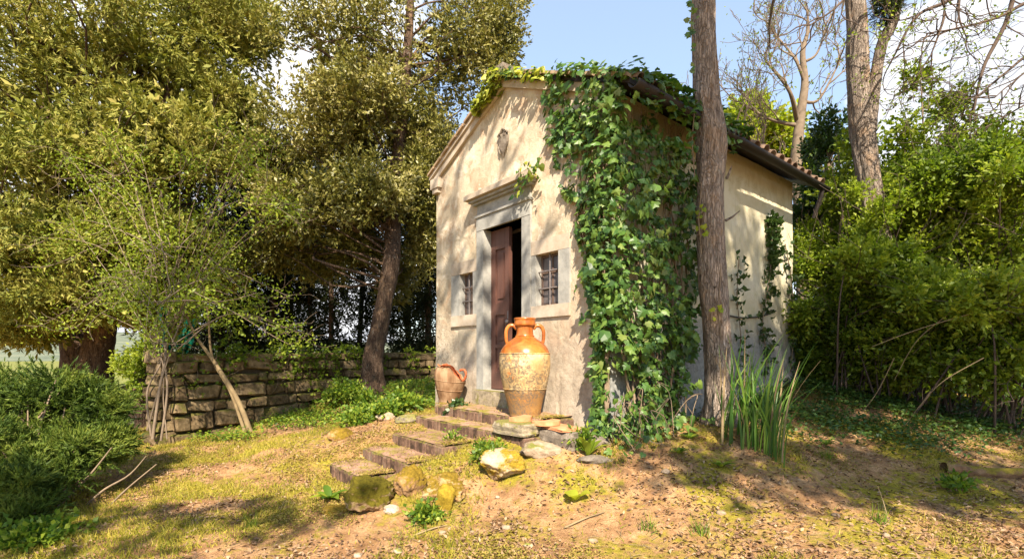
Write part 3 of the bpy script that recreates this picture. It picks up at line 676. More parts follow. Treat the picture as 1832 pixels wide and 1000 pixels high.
# ------------------------------------------------------------------ rocks
def rock(name, c, r, seed, mat, label=None, cat=None, group=None, parent=None, sub=5, cuts=7, amp=.24, rotz=0):
    import bmesh
    bm = bmesh.new(); bmesh.ops.create_icosphere(bm, subdivisions=sub, radius=1); rs = np.random.default_rng(seed)
    pl = [(unit(rs.normal(size=3)), rs.uniform(.62, .9)) for _ in range(cuts)]
    V = np.array([v.co[:] for v in bm.verts])
    for n_, d_ in pl:
        s = V@n_; over = np.maximum(0, s-d_); V -= np.outer(over*.9, n_)
    for i, v in enumerate(V):
        q = Vector(v)*1.4+Vector((seed*3.1, 0, 0)); V[i] = v*(1+amp*mnoise.noise(q)+amp*.55*mnoise.noise(q*3.1)+amp*.35*mnoise.noise(q*7)+amp*.2*mnoise.noise(q*15))
    V = V*np.array(r); ca, sa = math.cos(rotz), math.sin(rotz); V = np.column_stack([V[:, 0]*ca-V[:, 1]*sa, V[:, 0]*sa+V[:, 1]*ca, V[:, 2]])
    Q = np.array([[v.index for v in f.verts] for f in bm.faces]); bm.free()
    o = link(name, fastmesh(name, V, Q, mat, True), c, parent)
    if label: tag(o, label, cat or 'rock', group)
    return o
def P3(px, py, D, lift=0):    # a point of the ground met at this pixel
    p = at(px, py, D); return (p[0], p[1], g1(p[0], p[1])+lift)
rock('boulder', at(662, 882, 4.28), (.205, .17, .175), 3, M['rock_moss'], 'round boulder furred with olive moss at the foot of the steps', rotz=.3)
rock('boulder', at(735, 868, 4.45), (.15, .15, .165), 12, M['rock_gold'], 'rusty brown mossy boulder next to the round olive one')
rock('boulder', at(795, 878, 4.3), (.175, .15, .15), 21, M['rock_gold'], 'broad boulder with yellow moss cap behind a pointed stone')
rock('pointed_stone', at(797, 893, 4.12), (.085, .07, .125), 5, M['rock_pale'], 'small pointed tan stone leaning on the yellow capped boulder', 'stone', sub=4)
rock('boulder', at(897, 832, 4.58), (.215, .16, .155), 8, M['rock_pale'], 'pale boulder with bright yellow lichen patches beside the landing', rotz=-.2, cuts=10)
rock('stone', at(968, 806, 4.72), (.20, .13, .095), 14, M['rock_white'], 'low whitish stone below the mossy slab', 'stone', sub=4)
rock('stone', at(1028, 803, 4.8), (.10, .09, .07), 15, M['rock_white'], 'small pale stone near the chapel corner', 'stone', sub=4)
rock('stone', at(1062, 794, 4.9), (.17, .12, .11), 16, M['dark_stone'], 'dark foundation stone under the front corner of the chapel', 'stone', sub=4)
rock('stone', at(612, 778, 6.3), (.17, .13, .09), 17, M['rock_gold'], 'gold mossed stone left of the middle step', 'stone', sub=4)
rock('stone', at(600, 914, 4.25), (.14, .1, .045), 18, M['rock_gold'], 'flat mossy stone left of the round olive boulder', 'stone', sub=4)
rock('stone', at(700, 911, 4.15), (.065, .05, .04), 19, M['rock_white'], 'white stone between the two left boulders', 'stone', sub=4)
rock('stone', at(735, 752, 6.6), (.22, .13, .08), 20, M['slab'], 'flat dark stone at the left end of the landing', 'stone', sub=4)
rock('stone', at(690, 747, 7.0), (.13, .10, .08), 22, M['rock_white'], 'light grey stone left of the landing in the weeds', 'stone', sub=4)
rock('stone', at(1065, 822, 4.55), (.17, .08, .04), 24, M['dark_stone'], 'half buried dark stone below the chapel corner', 'stone', sub=4)
# pieces stacked beside the jar
def box_thing(name, c, s, rz, mat, label, cat, seed=0, bev=.15):
    import bmesh
    bm = bmesh.new(); bmesh.ops.create_cube(bm, size=1); bmesh.ops.subdivide_edges(bm, edges=bm.edges[:], cuts=5, use_grid_fill=True)
    for v in bm.verts:
        q = v.co.copy(); rr = max(0, q.length-.62)
        v.co = q*(1-rr*.35)+mnoise.noise_vector(q*3+Vector((seed, 0, 0)))*.045
        v.co = Vector((v.co.x*s[0], v.co.y*s[1], (v.co.z+.5)*s[2]))
    me = bpy.data.meshes.new(name); bm.to_mesh(me); bm.free(); me.materials.append(mat)
    o = link(name, me, c); o.rotation_euler = (0, 0, rz); return tag(o, label, cat)
box_thing('stone_slab', FW((.62, -.70, .535)), (.46, .30, .125), ang+.05, M['slab'], 'thick mossy slab lying on the right end of the lower landing', 'slab', 1)
box_thing('stone_slab', FW((.22, -.42, .40)), (.42, .34, .20), ang+.2, M['dark_stone'], 'dark rubble block behind the mossy slab by the wall', 'stone block', 2)
box_thing('flat_stone', FW((.24, -.46, .60)), (.36, .24, .035), ang-.12, M['terracotta'], 'thin brown flat stone capping the dark rubble block', 'flat stone', 3)
def disc(name, c, r, h, a0, a1, label, mat):
    th = np.linspace(a0, a1, 22); V = []
    for z in (0, h):
        V.append((c[0], c[1], c[2]+z)); V += [(c[0]+r*(1+.03*math.sin(9*t))*math.cos(t), c[1]+r*math.sin(t), c[2]+z) for t in th]
    n = 23; Q = []
    for i in range(1, n-1): Q += [[0, i+1, i], [n, n+i, n+i+1], [i, i+1, n+i+1, n+i]]
    Q += [[0, 1, n+1, n], [n-1, 0, n, 2*n-1]]; tag(add(name, V, Q, mat), label, 'tile')
q = FW((.66, -.64, .662)); disc('round_tile', q, .13, .045, -2.5, 1.2, 'broken orange round tile at the foot of the big jar', M['terracotta'])
q = FW((.40, -.52, .640)); disc('round_tile', q, .15, .04, -3.0, .9, 'orange tile half overlapping, nearer the chapel corner', M['terracotta'])

# ------------------------------------------------------------------ big jar and small pot
def jar_mat():
    m, b = newmat('glazed_jar'); p = b.pos(); z = b.math('SUBTRACT', b.sep(p, 2), .66)
    n1 = b.noise(p, 5, 7, .7); n2 = b.noise(p, 30, 8, .85)
    gl = b.ramp(b.noise(p, 6, 5, .6, .5), [(.3, (.12, .03, .008)), (.48, (.32, .095, .018)), (.7, (.50, .20, .045))])
    body = b.ramp(n1, [(.3, (.30, .17, .06)), (.5, (.47, .32, .14)), (.7, (.60, .48, .29))])
    body = b.mix(b.step(b.math('ADD', z, b.math('MULTIPLY', n1, .35)), .50, .42), body, b.ramp(n2, [(.3, (.17, .08, .022)), (.6, (.36, .19, .055)), (.8, (.44, .30, .11))]))
    lich = b.math('MULTIPLY', b.step(n2, .45, .55), b.step(b.noise(p, 2.8, 4, .6), .38, .50)); body = b.mix(b.math('MULTIPLY', lich, .85), body, (.085, .07, .055))
    body = b.mix(b.math('MULTIPLY', b.step(b.noise(p, 11, 5, .7), .60, .66), .7), body, (.50, .17, .03))
    drip = b.noise(b.pos((9, 9, .8)), 2, 4, .6); body = b.mix(b.math('MULTIPLY', b.step(drip, .6, .68), .55), body, (.24, .12, .05))
    edge = b.math('ADD', z, b.math('MULTIPLY', b.noise(b.pos((1, 1, .3)), 9, 3), -.035)); k = b.step(edge, .672, .680)
    c = b.mix(k, body, gl)
    r = b.math('MULTIPLY_ADD', k, -.52); r.node.inputs[2].default_value = .78
    h = b.math('MULTIPLY', b.noise(p, 60, 6, .7), b.math('SUBTRACT', 1.0, b.math('MULTIPLY', k, .9)))
    b.bsdf(c, r, b.bump(h, .6, .008), .42); return m
M['jar'] = jar_mat()
M['pot'] = rough_mat('streaked_terracotta', [(.07,.035,.018), (.20,.11,.055), (.33,.21,.12), (.16,.09,.05)], 3, 60, .5, .004, .8, (3, 3, .6))
M['pot_red'] = rough_mat('red_glaze', [(.22,.05,.02), (.40,.11,.04)], 9, 60, .3, .004, .5)
def smooth_prof(p, n=60): return spline(p, n)
jc = np.array(FW((.90, -.36, .664)))
prof = smooth_prof([(.0, .01), (.155, .0), (.172, .03), (.19, .12), (.222, .25), (.255, .38), (.277, .50), (.283, .60), (.275, .68), (.248, .745), (.20, .80), (.135, .845), (.10, .875), (.092, .93), (.094, .985)], 90)
jar = thing('oil_jar', jc, 'tall old oil jar with glazed orange neck and two handles standing by the door', 'jar')
V, Q = lathe(prof, 72, jc)
for i, v in enumerate(V):
    dxy = v[:2]-jc[:2]; f = 1+.012*mnoise.noise(Vector(v)*4); V[i, :2] = jc[:2]+dxy*f
body = add('body', V, Q, M['jar'], jar, True)
V, Q = lathe(smooth_prof([(.094, .975), (.10, .985), (.114, .992), (.118, 1.01), (.116, 1.045), (.122, 1.062), (.116, 1.075), (.10, 1.072), (.088, 1.05), (.084, 1.0), (.08, .9), (.09, .8)], 40), 60, jc)
add('rim', V, Q, M['jar'], jar, True)
cr = np.array([1, .04, 0.]); cr = cr/np.linalg.norm(cr)
for s in (-1, 1):
    pts = [(.088, .955), (.13, .992), (.175, .985), (.203, .94), (.208, .88), (.202, .82), (.19, .785)]
    Pn = spline([jc+s*cr*r_+np.array([0, 0, z]) for r_, z in pts], 26); V, Q = tube(Pn, np.linspace(.022, .019, 26), 12); add('handle', V, Q, M['jar'], jar, True)
for z_, r_ in ((.685, .276), (.30, .236), (.875, .102)):
    V, Q = tube([jc+np.array([r_*math.cos(t), r_*math.sin(t), z_]) for t in np.linspace(0, 2*math.pi, 60)], .006, 6); add('raised_band', V, Q, M['jar'], jar, True)
pc = np.array(FW((2.62, -.28, .655)))
pot = thing('broken_pot', pc, 'small broken terracotta pot leaning against the left side of the facade', 'pot')
pr = smooth_prof([(.0, .0), (.115, .0), (.135, .06), (.17, .16), (.205, .28), (.222, .38), (.215, .45), (.19, .50), (.178, .52), (.19, .545), (.20, .55)], 44)
inn = smooth_prof([(.185, .55), (.165, .52), (.178, .49), (.195, .44), (.20, .38), (.185, .28), (.15, .15), (.0, .04)], 30)
V, Q = lathe(np.vstack([pr, inn]), 56)
n = 56; Z = V[:, 2].copy(); thv = np.arctan2(V[:, 1], V[:, 0])
lim = .55-.22*np.clip(np.cos(thv+1.0), 0, 1)**1.0-.03*np.abs(np.sin(thv*2.5+.4))-.015*np.abs(np.sin(thv*11+1))
V[:, 2] = np.minimum(Z, lim)
rt = Vector((.10, -.06, 1)).to_track_quat('Z', 'Y').to_matrix(); V = np.array([tuple(rt@Vector(v)) for v in V])+pc
po = add('body', V, Q[:43*56], M['pot'], pot, True); add('inner_surface', V, Q[43*56:], M['pot_red'], pot, True)
Pn = spline([pc+np.array(x) for x in [(.17, -.08, .46), (.235, -.10, .47), (.26, -.11, .40), (.23, -.10, .33), (.19, -.08, .31)]], 20)
add('handle', *tube(Pn, .017, 10), M['pot_red'], pot, True)
for z_, r_ in ((.20, .183), (.33, .215)):
    V, Q = tube([Vector(pc)+rt@Vector((r_*math.cos(t), r_*math.sin(t), z_)) for t in np.linspace(0, 2*math.pi, 50)], .006, 6); add('raised_band', V, Q, M['pot'], pot, True)

# ------------------------------------------------------------------ ivy
def ivy_mesh(name, s, seed, mat):
    r_ = np.random.default_rng(seed)
    out = np.array([(0, 0), (.30, -.10), (.52, .08), (.36, .30), (.50, .55), (.24, .58), (0, 1.0), (-.24, .58), (-.50, .55), (-.36, .30), (-.52, .08), (-.30, -.10)])
    if seed == 3: out = np.array([(0, 0), (.26, -.08), (.44, .12), (.42, .34), (.30, .58), (.14, .8), (0, 1.0), (-.14, .8), (-.30, .58), (-.42, .34), (-.44, .12), (-.26, -.08)])
    out = out*(1+r_.normal(size=out.shape)*.09); z = -.22*np.abs(out[:, 0])-.10*out[:, 1]**2+r_.normal(size=len(out))*.02
    V = np.column_stack([out[:, 0], out[:, 1], z])*s; V = np.vstack([V, [[0, .32*s, .03*s]]]); n = len(out)
    return V, [[i, (i+1) % n, n] for i in range(n)]
ivy = thing('wall_ivy', FW((.0, -.1, .5)), 'thick dark green ivy covering the right front corner of the chapel', 'ivy')
# region samplers: (point, outward normal)
def facade_left(z):      # how far left the ivy reaches on the facade, by height
    return float(np.interp(z, [.4, .8, 1.3, 1.7, 2.1, 2.5, 2.9, 3.15, 3.35, 3.55, 3.8, 4.1, 4.35], [.02, .05, .09, .16, .28, .36, .45, .58, .84, .80, .86, 1.0, 1.2]))
NF = np.array([-Wv[0], -Wv[1], 0]); NS = np.array([-U[0], -U[1], 0])
pts, nrs, szs, kinds = [], [], [], []
def put(p, n_, s, k): pts.append(p); nrs.append(n_); szs.append(s); kinds.append(k)
cl_noise = lambda a, b_: mnoise.noise(Vector((a*2.3, b_*2.3, 4.2)))
tries = 0
while len(pts) < 2000:
    z = rng.uniform(.45, 4.5); ul = facade_left(z)*(1+.35*mnoise.noise(Vector((z*4, 1, 1)))); u = ul*rng.random()**.8
    if z > ZE+SL*u+.05: continue
    if rng.random() > .9-.5*(u/max(.05, ul))-.1+.9*cl_noise(u, z) and not (u < .2): continue
    dens = 1.0 if z > 1.7 else .7 if z > 1.1 else .5
    if rng.random() > dens: continue
    th = .03+.20*rng.random()*max(.15, 1-u/max(.2, ul)); put(np.array(FW((u, -th, z))), NF, rng.uniform(.055, .125), 0)
while len(pts) < 5250:
    z = rng.uniform(.5, 4.1); wmax = 1.75 if z > 2.0 else (1.45 if z > 1.3 else 1.1); w = wmax*rng.random()**.95
    if z > 3.85-.1*w+.3*cl_noise(w, 3) and w > .12: continue
    if rng.random() > 1.0+1.1*cl_noise(w+7, z)-.3*(z < 1.4)-.3*(w > 1.4): continue
    th = .05+(.22+.5*max(-.3, cl_noise(w*1.6, z*1.6+3)))*rng.random()*(1-.4*w/1.7)+.08*rng.random(); put(np.array(FW((-th, w-.1, z))), NS, rng.uniform(.05, .12), 0)
# mass at the corner and hanging over the eave
for _ in range(520):
    z = rng.uniform(1.4, 4.1); a = rng.uniform(0, math.pi/2); r_ = rng.uniform(.05, .30); put(np.array(FW((-r_*math.sin(a), -r_*math.cos(a), z))), unit(NF*math.cos(a)+NS*math.sin(a)), rng.uniform(.06, .13), 0)
for _ in range(620):     # over the roof edge, right slope and eave
    t = rng.random()**.8; w = -.12+t*2.3; s = rng.uniform(.9, WID/2+OVR+.1)
    if rng.random() < .55: s = WID/2+OVR+rng.uniform(-.1, .12)
    p = np.array(slope_pt(-1, s, w, .10+rng.uniform(0, .14)+.10*max(0, mnoise.noise(Vector((w*3, s*3, 1)))))); put(p, np.array([.1, -.3, 1.]), rng.uniform(.06, .13), 0)
for _ in range(420):     # along the right verge
    s = rng.uniform(-.1, WID/2+OVR); p = np.array(slope_pt(-1, s, rng.uniform(-.2, .05), rng.uniform(-.02, .12)+(.06 if s > 1.1 else 0))); put(p, unit(NF+np.array([0, 0, .6])), rng.uniform(.05, .11), 1 if s < .95 and rng.random() < .75 else 0)
for _ in range(300):     # over the gutter
    put(np.array(FW((-OVR-.06-rng.uniform(-.06, .1), rng.uniform(-.02, 1.9), gzv+rng.uniform(-.10, .16)))), unit(NS+np.array([0, 0, .7])), rng.uniform(.06, .12), 0)
for _ in range(420):     # bright young growth over the apex and down the left verge
    s = rng.random()**1.3*.55; p = np.array(slope_pt(1, s, rng.uniform(-.20, .03), rng.uniform(-.10, .15)*(1-s))); put(p, unit(NF+np.array([0, 0, .5])), rng.uniform(.06, .105), 1)
for _ in range(60):     # tongue onto the cornice
    u = rng.uniform(.85, 1.35); z = 3.42+rng.normal()*.09-.1*(u-.85); put(np.array(FW((u, -.14-.05*rng.random(), z))), NF, rng.uniform(.045, .09), 1 if rng.random() < .3 else 0)
for _ in range(75):     # base, trailing on the ground
    w = rng.uniform(-.5, 1.0); u = -rng.uniform(.0, .55); q = FW((u, w, 0)); put(np.array([q[0], q[1], g1(q[0], q[1])+rng.uniform(.05, .40)*(1-abs(w)/1.6)]), unit(NS+NF*.4+np.array([0, 0, .5])), rng.uniform(.06, .12), 0)
for (u, z) in [(.10, .98), (.12, .62), (.33, .60), (.30, 1.12), (.18, 1.55), (.36, 1.70), (.42, 2.05), (.36, 2.2)]:
    for _ in range(3): put(np.array(FW((u+rng.normal()*.03, -.04, z+rng.normal()*.04))), NF, rng.uniform(.05, .08), 1 if rng.random() < .3 else 0)
pts = np.array(pts); nrs = np.array(nrs); szs = np.array(szs)*rng.choice([.5, .72, .88, 1.08], len(szs), p=[.25, .3, .3, .15]); kinds = np.array(kinds)
protos = [[ivy_mesh('leaf', 1, s, None) for s in range(4)] for _ in (0, 1)]
pm = {}
for kd, mt in ((0, M['lf_ivy']), (1, M['lf_ivy_new'])):
    for s in range(4):
        V, Q = protos[kd][s]; pm[kd, s] = fastmesh('leaf', V, Q, mt)
nearness = -np.einsum('ij,j->i', pts, np.array([0, 1., 0]))+rng.random(len(pts))*.3+szs*12
order = np.argsort(-nearness); big = set(order[:300].tolist())
rest = {0: MB(), 1: MB()}
for i in range(len(pts)):
    n_ = unit(nrs[i]+rnd_dirs(1)[0]*.8+np.array([0, 0, .3])); dn = np.array([0, 0, -1.])+rnd_dirs(1)[0]*.8+nrs[i]*.25; y = unit(dn-n_*np.dot(dn, n_)); x = np.cross(y, n_)
    s_ = int(rng.integers(4)); kd = int(kinds[i])
    if i in big:
        o = link('leaf', pm[kd, s_], pts[i], ivy); o.rotation_euler = Matrix((x, y, n_)).transposed().to_euler(); o.scale = (szs[i],)*3
    else:
        V, Q = protos[kd][s_]; rest[kd].add((V*szs[i])@np.array([x, y, n_])+pts[i], Q)
tag(rest[0].build('leaves', M['lf_ivy'], ivy), kind='stuff'); o = rest[1].build('young_leaves', M['lf_ivy_new'], ivy); tag(o, 'bright yellow green young ivy leaves over the apex', kind='stuff')
tb = TB()
for _ in range(46):
    onf = rng.random() < .45; a0 = rng.uniform(0, .25 if onf else 1.3); P = []; a = a0; z = .4
    while z < 4.0:
        P.append(FW((a, -.03-.04*rng.random(), z)) if onf else FW((-.05-.08*rng.random(), a, z))); z += .22; a += rng.normal()*.06; a = max(0, min(a, facade_left(z) if onf else 1.6))
    tb.t(spline(P, 40), np.linspace(rng.uniform(.008, .02), .004, 40), 5)
for _ in range(22):
    p = np.array(FW((-rng.uniform(.05, .5), rng.uniform(-.2, 1.2), 0))); p[2] = g1(p[0], p[1]); q = p+np.array([rng.normal()*.3, rng.normal()*.3, rng.uniform(.3, .7)]); tb.t(spline([p, (p+q)/2+rng.normal(size=3)*.05, q*.8+p*.2+rng.normal(size=3)*.05, q*.7+p*.3+rng.normal(size=3)*.1], 12), .004, 4)
tb.build('stems', M['twig'], ivy)
# thin climber on the shaded side wall
cl2 = thing('thin_climber', FW((-.05, 3.6, .8)), 'thin leafy climber on the shaded side wall near the back corner', 'climbing plant')
P = spline([FW((-.04, w, z)) for w, z in ((3.35, .8), (3.42, 1.3), (3.3, 1.8), (3.5, 2.4), (3.6, 2.9), (3.55, 3.3))], 30); tb = TB(); tb.t(P, .008); P2 = spline([FW((-.04, w, z)) for w, z in ((2.5, .9), (2.65, 1.5), (2.55, 2.1), (2.6, 2.6))], 24); tb.t(P2, .006)
P3_ = spline([FW((-.06, w, z)) for w, z in ((4.1, .8), (4.3, 1.6), (4.25, 2.4), (4.0, 3.0))], 24); tb.t(P3_, .008); tb.build('stem', M['twig'], cl2)
c_ = np.vstack([P[np.r_[4:30, 18:30, 22:30]], P2[::3], P3_[::2]]); V, Q, *_ = foliage(c_, np.full((len(c_), 3), .09), 7, 3, .08, .075, .06, up=0, spread=.9); add('foliage', V, Q, M['lf_laurel'], cl2)

# ------------------------------------------------------------------ trees
# front trunk at the side wall
def pine(name, pix, D, rads, label, cat, mat, blobs, leafmat, seed, top, knots=(), kk=56, D1=None):
    D1 = D1 or D
    P = [at(x, y, D+(D1-D)*i/(len(pix)-1)) for i, (x, y) in enumerate(pix)]; P[0] = np.array([P[0][0], P[0][1], g1(P[0][0], P[0][1])-.08])
    P = P+[np.array(t) for t in top]; t = thing(name, P[0], label, cat)
    V, Q = bark_trunk(P, rads, 72, .034, .11, 6.5, .4, seed, .35, knots); add('trunk', V, Q, mat, t, True); return t, np.array(P)
t1, TP = pine('pine_tree', [(1290, 762), (1288, 700), (1281, 580), (1274, 500), (1272, 430), (1270, 335), (1273, 250), (1264, 160), (1260, 0)], 5.35, [.165, .145, .138, .147, .143, .141, .156, .138, .118, .11, .09, .05],
              'tall leaning tree trunk with fissured bark directly in front of the side wall', 'tree', M['bark_pine'], None, None, 2, [(2.2, 5.4, 7), (2.1, 5.5, 9), (2.0, 5.6, 12)], knots=((3.4, -1.2, .25, .18), (1.95, 4.6, .06, .14), (2.9, 0.2, .1, .12)))
tb = TB()
for p, dd, L in ((at(1298, 395, 5.3), (1, -.2, .55), .16), (at(1243, 290, 5.3), (-1, -.1, .8), .12), (at(1300, 320, 5.3), (.4, -.2, 1), .12)):
    tb.t([p, p+unit(dd)*L*.5, p+unit(dd)*L+np.array([0, 0, .02])], [.016, .012, .006], 6)
for k in range(14): branch(tb, (2.1+rng.normal()*.1, 5.5, rng.uniform(7.5, 11.5)), rnd_dirs(1)[0]*np.array([1, 1, .3]), 1.6, .05, 2)
tb.build('branches', M['bark_grey'], t1)
crown('crown', [((2.1, 5.6, 10.2), (2.2, 2.0, 2.2), 3)], 12, 40, 8, .3, .10, .02, M['lf_cedar'], t1)
# right trunk with fork
t2, TP2 = pine('pine_tree', [(1594, 690), (1583, 520), (1570, 420), (1551, 300), (1539, 200), (1534, 100), (1530, 0)], 7.6, [.26, .178, .168, .160, .160, .145, .132, .12, .08],
               'thick forked tree trunk rising out of the bushes on the right', 'tree', M['bark_grey'], None, None, 5, [(5.1, 7.7, 9), (5.2, 7.7, 12)])
V, Q = bark_trunk([at(1552, 235, 7.6), at(1565, 150, 7.6), at(1578, 80, 7.55), at(1606, 0, 7.5), (6.2, 7.5, 9.5)], [.12, .085, .075, .07, .04], 28, .05, .07, 5, 0, 8); add('fork', V, Q, M['bark_grey'], t2, True)
tb = TB()
for k in range(14): branch(tb, (5.2, 7.7, rng.uniform(8, 11.5)), rnd_dirs(1)[0]*np.array([1, 1, .3]), 1.8, .05, 2)
tb.build('branches', M['bark_grey'], t2)
crown('crown', [((5.3, 7.9, 11.3), (2.6, 2.4, 2.0), 3)], 12, 40, 8, .3, .10, .02, M['lf_cedar'], t2)
crown('needle_tuft', [(at(1586, 8, 7.5), (.16, .16, .28), 1)], 7, 40, 6, .14, .09, .015, M['lf_dark'], t2, tri=False)

def tree(name, base, trunkpts, rads, blobs, per, ntw, nl, twl, L, Wd, leafmat, barkmat, label, cat='tree', frac=.42, limb=.03, lf=.7, group=None, k=20, lo=.2, **kw):
    t = thing(name, base, label, cat, group); V, Q = bark_trunk(trunkpts, rads, k, .09, .08, 4, .3, random.random()*9); add('trunk', V, Q, barkmat, t, True)
    C_, R_, *_ = crown('crown', blobs, per, ntw, nl, twl, L, Wd, leafmat, t, frac, **kw)
    if name in ('cedar_tree', 'holm_oak'): crown('inner_crown', [(np.array(c)+np.array([0, .45, 0]), np.array(r_)*.72, n) for c, r_, n in blobs], per*.55, 20, 5, .3, .15, .06, leafmat, t, .34, shell=.5)
    tr = spline(trunkpts, 30); tb = TB(); limbs(tb, tr, C_, limb, lf, lo=lo); tb.build('limbs', barkmat, t); return t
def gb(px, py, D): p = at(px, py, D); return np.array([p[0], p[1], g1(p[0], p[1])-.1])
def blob(px, py, D, rx, rz=None, ry=None, n=1):   # radii in pixels at that distance
    s = D/F; return (at(px, py, D), (rx*s, (ry or rx)*s, (rz or rx)*s), n)
# great cedar at the left
b0 = gb(165, 700, 11.5)
tree('cedar_tree', b0, [b0, at(172, 640, 11.5), at(185, 560, 11.4), at(190, 400, 11.3), at(200, 200, 11.2), at(210, -60, 11.2), at(215, -300, 11.2)], [.42, .33, .28, .24, .2, .15, .06],
     [blob(60, 90, 9.5, 190, 150), blob(260, 60, 9.5, 190, 140), blob(400, 30, 10.5, 110, 90), blob(90, 270, 8.8, 180, 110), blob(270, 250, 9.0, 170, 120), blob(60, 430, 8.6, 170, 90), blob(250, 420, 9.4, 150, 90),
      blob(130, 540, 9.3, 150, 45), blob(200, -160, 10.5, 260, 140), blob(390, 180, 10.2, 90, 90), blob(-120, 250, 9.5, 150, 260), blob(20, 590, 10.5, 70, 30), blob(260, 560, 10.6, 70, 45, n=.5), blob(60, 560, 10.2, 90, 30, n=.6), blob(340, 490, 10, 90, 60, n=.7)],
     50, 27, 19, .24, .085, .026, M['lf_cedar'], M['bark_dark'], 'huge cedar with yellow green drooping sprays filling the left of the view', frac=.21, limb=.03, lf=.3, up=.25, spread=.5, droop=.1, shell=.7, tri=True, squash=.55)
b0 = gb(128, 690, 12.2)
tree('cedar_tree', b0, [b0, at(132, 620, 12.2), at(120, 520, 12.3), at(90, 350, 12.5), at(80, 100, 12.5)], [.33, .27, .22, .16, .1],
     [blob(60, 480, 12.5, 120, 60), blob(-20, 380, 12.5, 140, 120), blob(20, 200, 13, 130, 150)], 22, 30, 20, .25, .09, .028, M['lf_cedar'], M['bark_dark'], 'second reddish trunk standing just left of the thick cedar trunk', frac=.26, limb=.03, droop=.1, up=.2, tri=True, squash=.6)
# holm oak behind the wall
b0 = gb(668, 700, 9.8)
tree('holm_oak', b0, [b0, at(668, 640, 9.8), at(684, 560, 9.9), at(700, 470, 10), at(705, 380, 10.2), at(715, 250, 10.4), at(730, 80, 10.6), at(740, -120, 10.8)], [.26, .2, .17, .17, .15, .13, .1, .05],
     [blob(620, 70, 10.5, 150, 110), blob(800, 90, 11, 150, 110), blob(560, 230, 10, 120, 90), blob(740, 240, 11, 110, 100), blob(660, 340, 9.6, 95, 60), blob(520, 360, 9.6, 90, 70), blob(640, 180, 9.8, 110, 80),
      blob(720, -130, 11, 230, 130), blob(880, 50, 12, 75, 100), blob(750, 330, 10.4, 50, 80), blob(470, 290, 10.4, 60, 50), blob(765, 430, 10.9, 42, 80, n=.6), blob(560, 460, 11.5, 85, 45, n=.6), blob(480, 440, 11, 60, 60, n=.6), blob(640, 440, 10.6, 60, 35, n=.5), blob(700, 500, 11.5, 40, 60, n=.4)],
     32, 34, 10, .26, .084, .034, M['lf_oak'], M['bark_dark'], 'broad holm oak with small olive green leaves rising behind the stone wall', frac=.27, limb=.022, lf=.25, up=.15, shell=.6, lo=.18)
# dark slim conifers beyond the wall
for i, (px, D, r0, pyt) in enumerate([(486, 14.5, .09, 300), (556, 15.5, .08, 330), (592, 14.2, .075, 300), (640, 16, .09, 260), (730, 14.8, .10, 250), (765, 13.6, .10, 230), (522, 17, .08, 280), (440, 15.5, .12, 250), (395, 14.5, .10, 260), (330, 15.5, .12, 250)]):
    b0 = gb(px, 660, D); lx = rng.normal()*6; lab = ['slim dark conifer beyond the wall, leftmost with sky on both sides', 'slim conifer beyond the wall, second of the bare stemmed row', 'thin dark stem just right of the second slim conifer', 'slim conifer beyond the wall just left of the oak trunk', 'dark conifer close right of the oak trunk beyond the wall', 'dark conifer nearest the chapel left edge', 'faint slim conifer farther back between the first two', 'dense dark conifer behind the middle of the arching shrub', 'dark conifer behind the green netting', 'dark conifer deep behind the left end of the wall'][i]
    bl = [blob(px+lx*.4+rng.normal()*12, y, D+rng.normal()*.3, 46 if px > 470 else 75, 38 if px > 470 else 60) for y in range(pyt, 640, 62 if px > 470 else 50)]
    tree('conifer', b0, [b0, at(px+lx*.5, 480, D), at(px+lx, pyt-60, D)], [r0, r0*.8, r0*.3], bl, 11 if px > 470 else 12, 22, 10, .40, .16, .036, M['lf_dark'], M['bark_dark'], lab, frac=.40, limb=.016, lf=1.0, group='slim dark conifers beyond the wall', k=8, lo=.0, droop=.5, up=.05, tri=True)
# bare tree behind the roof
t = thing('bare_tree', gb(1440, 560, 13), 'leafless tree with crooked limbs against the sky behind the roof', 'tree'); tb = TB()
trk = [gb(1440, 560, 13), at(1436, 420, 13), at(1425, 300, 13), at(1432, 210, 13), at(1440, 150, 13), at(1436, 95, 13), at(1446, 50, 13), at(1441, 5, 13)]; tb.t(spline(trk, 36), np.linspace(.2, .012, 36), 10)
for j in (24, 27, 29, 31, 33): branch(tb, spline(trk, 36)[j], (rng.normal(), 0, .6), .8, .02, 2, None, kids=3, mn=.006)
tips = []
for p, q, r_ in (((1425, 320), (1310, 215), .07), ((1428, 225), (1335, 190), .06), ((1426, 215), (1370, 110), .07), ((1432, 180), (1500, 115), .05), ((1440, 150), (1385, 60), .05), ((1425, 290), (1470, 330), .06), ((1442, 110), (1480, 40), .04), ((1430, 350), (1365, 260), .06)):
    A, B = at(*p, 13), at(*q, 12.6+rng.random()); mid = (A+B)/2+np.array([0, rng.normal()*.2, -.25+rng.normal()*.12]); S_ = spline([A, mid, B], 12); tb.t(S_, np.linspace(r_, r_*.35, 12), 6)
    for j in (4, 6, 8, 10, 11): branch(tb, S_[j], unit(S_[j]-S_[j-1])+rnd_dirs(1)[0]*.8+np.array([0, 0, .3]), .85, .022, 3, tips, kids=3, ratio=.66, mn=.006)
tb.build('limbs', M['twig_grey'], t)
tp = np.array([q[0] for q in tips]); sel = rng.random(len(tp)) < .30; V, Q = leaves(tp[sel]+rng.normal(size=(sel.sum(), 3))*.05, rnd_dirs(sel.sum()), .06, .035); add('young_leaves', V, Q, M['lf_lime'], t)
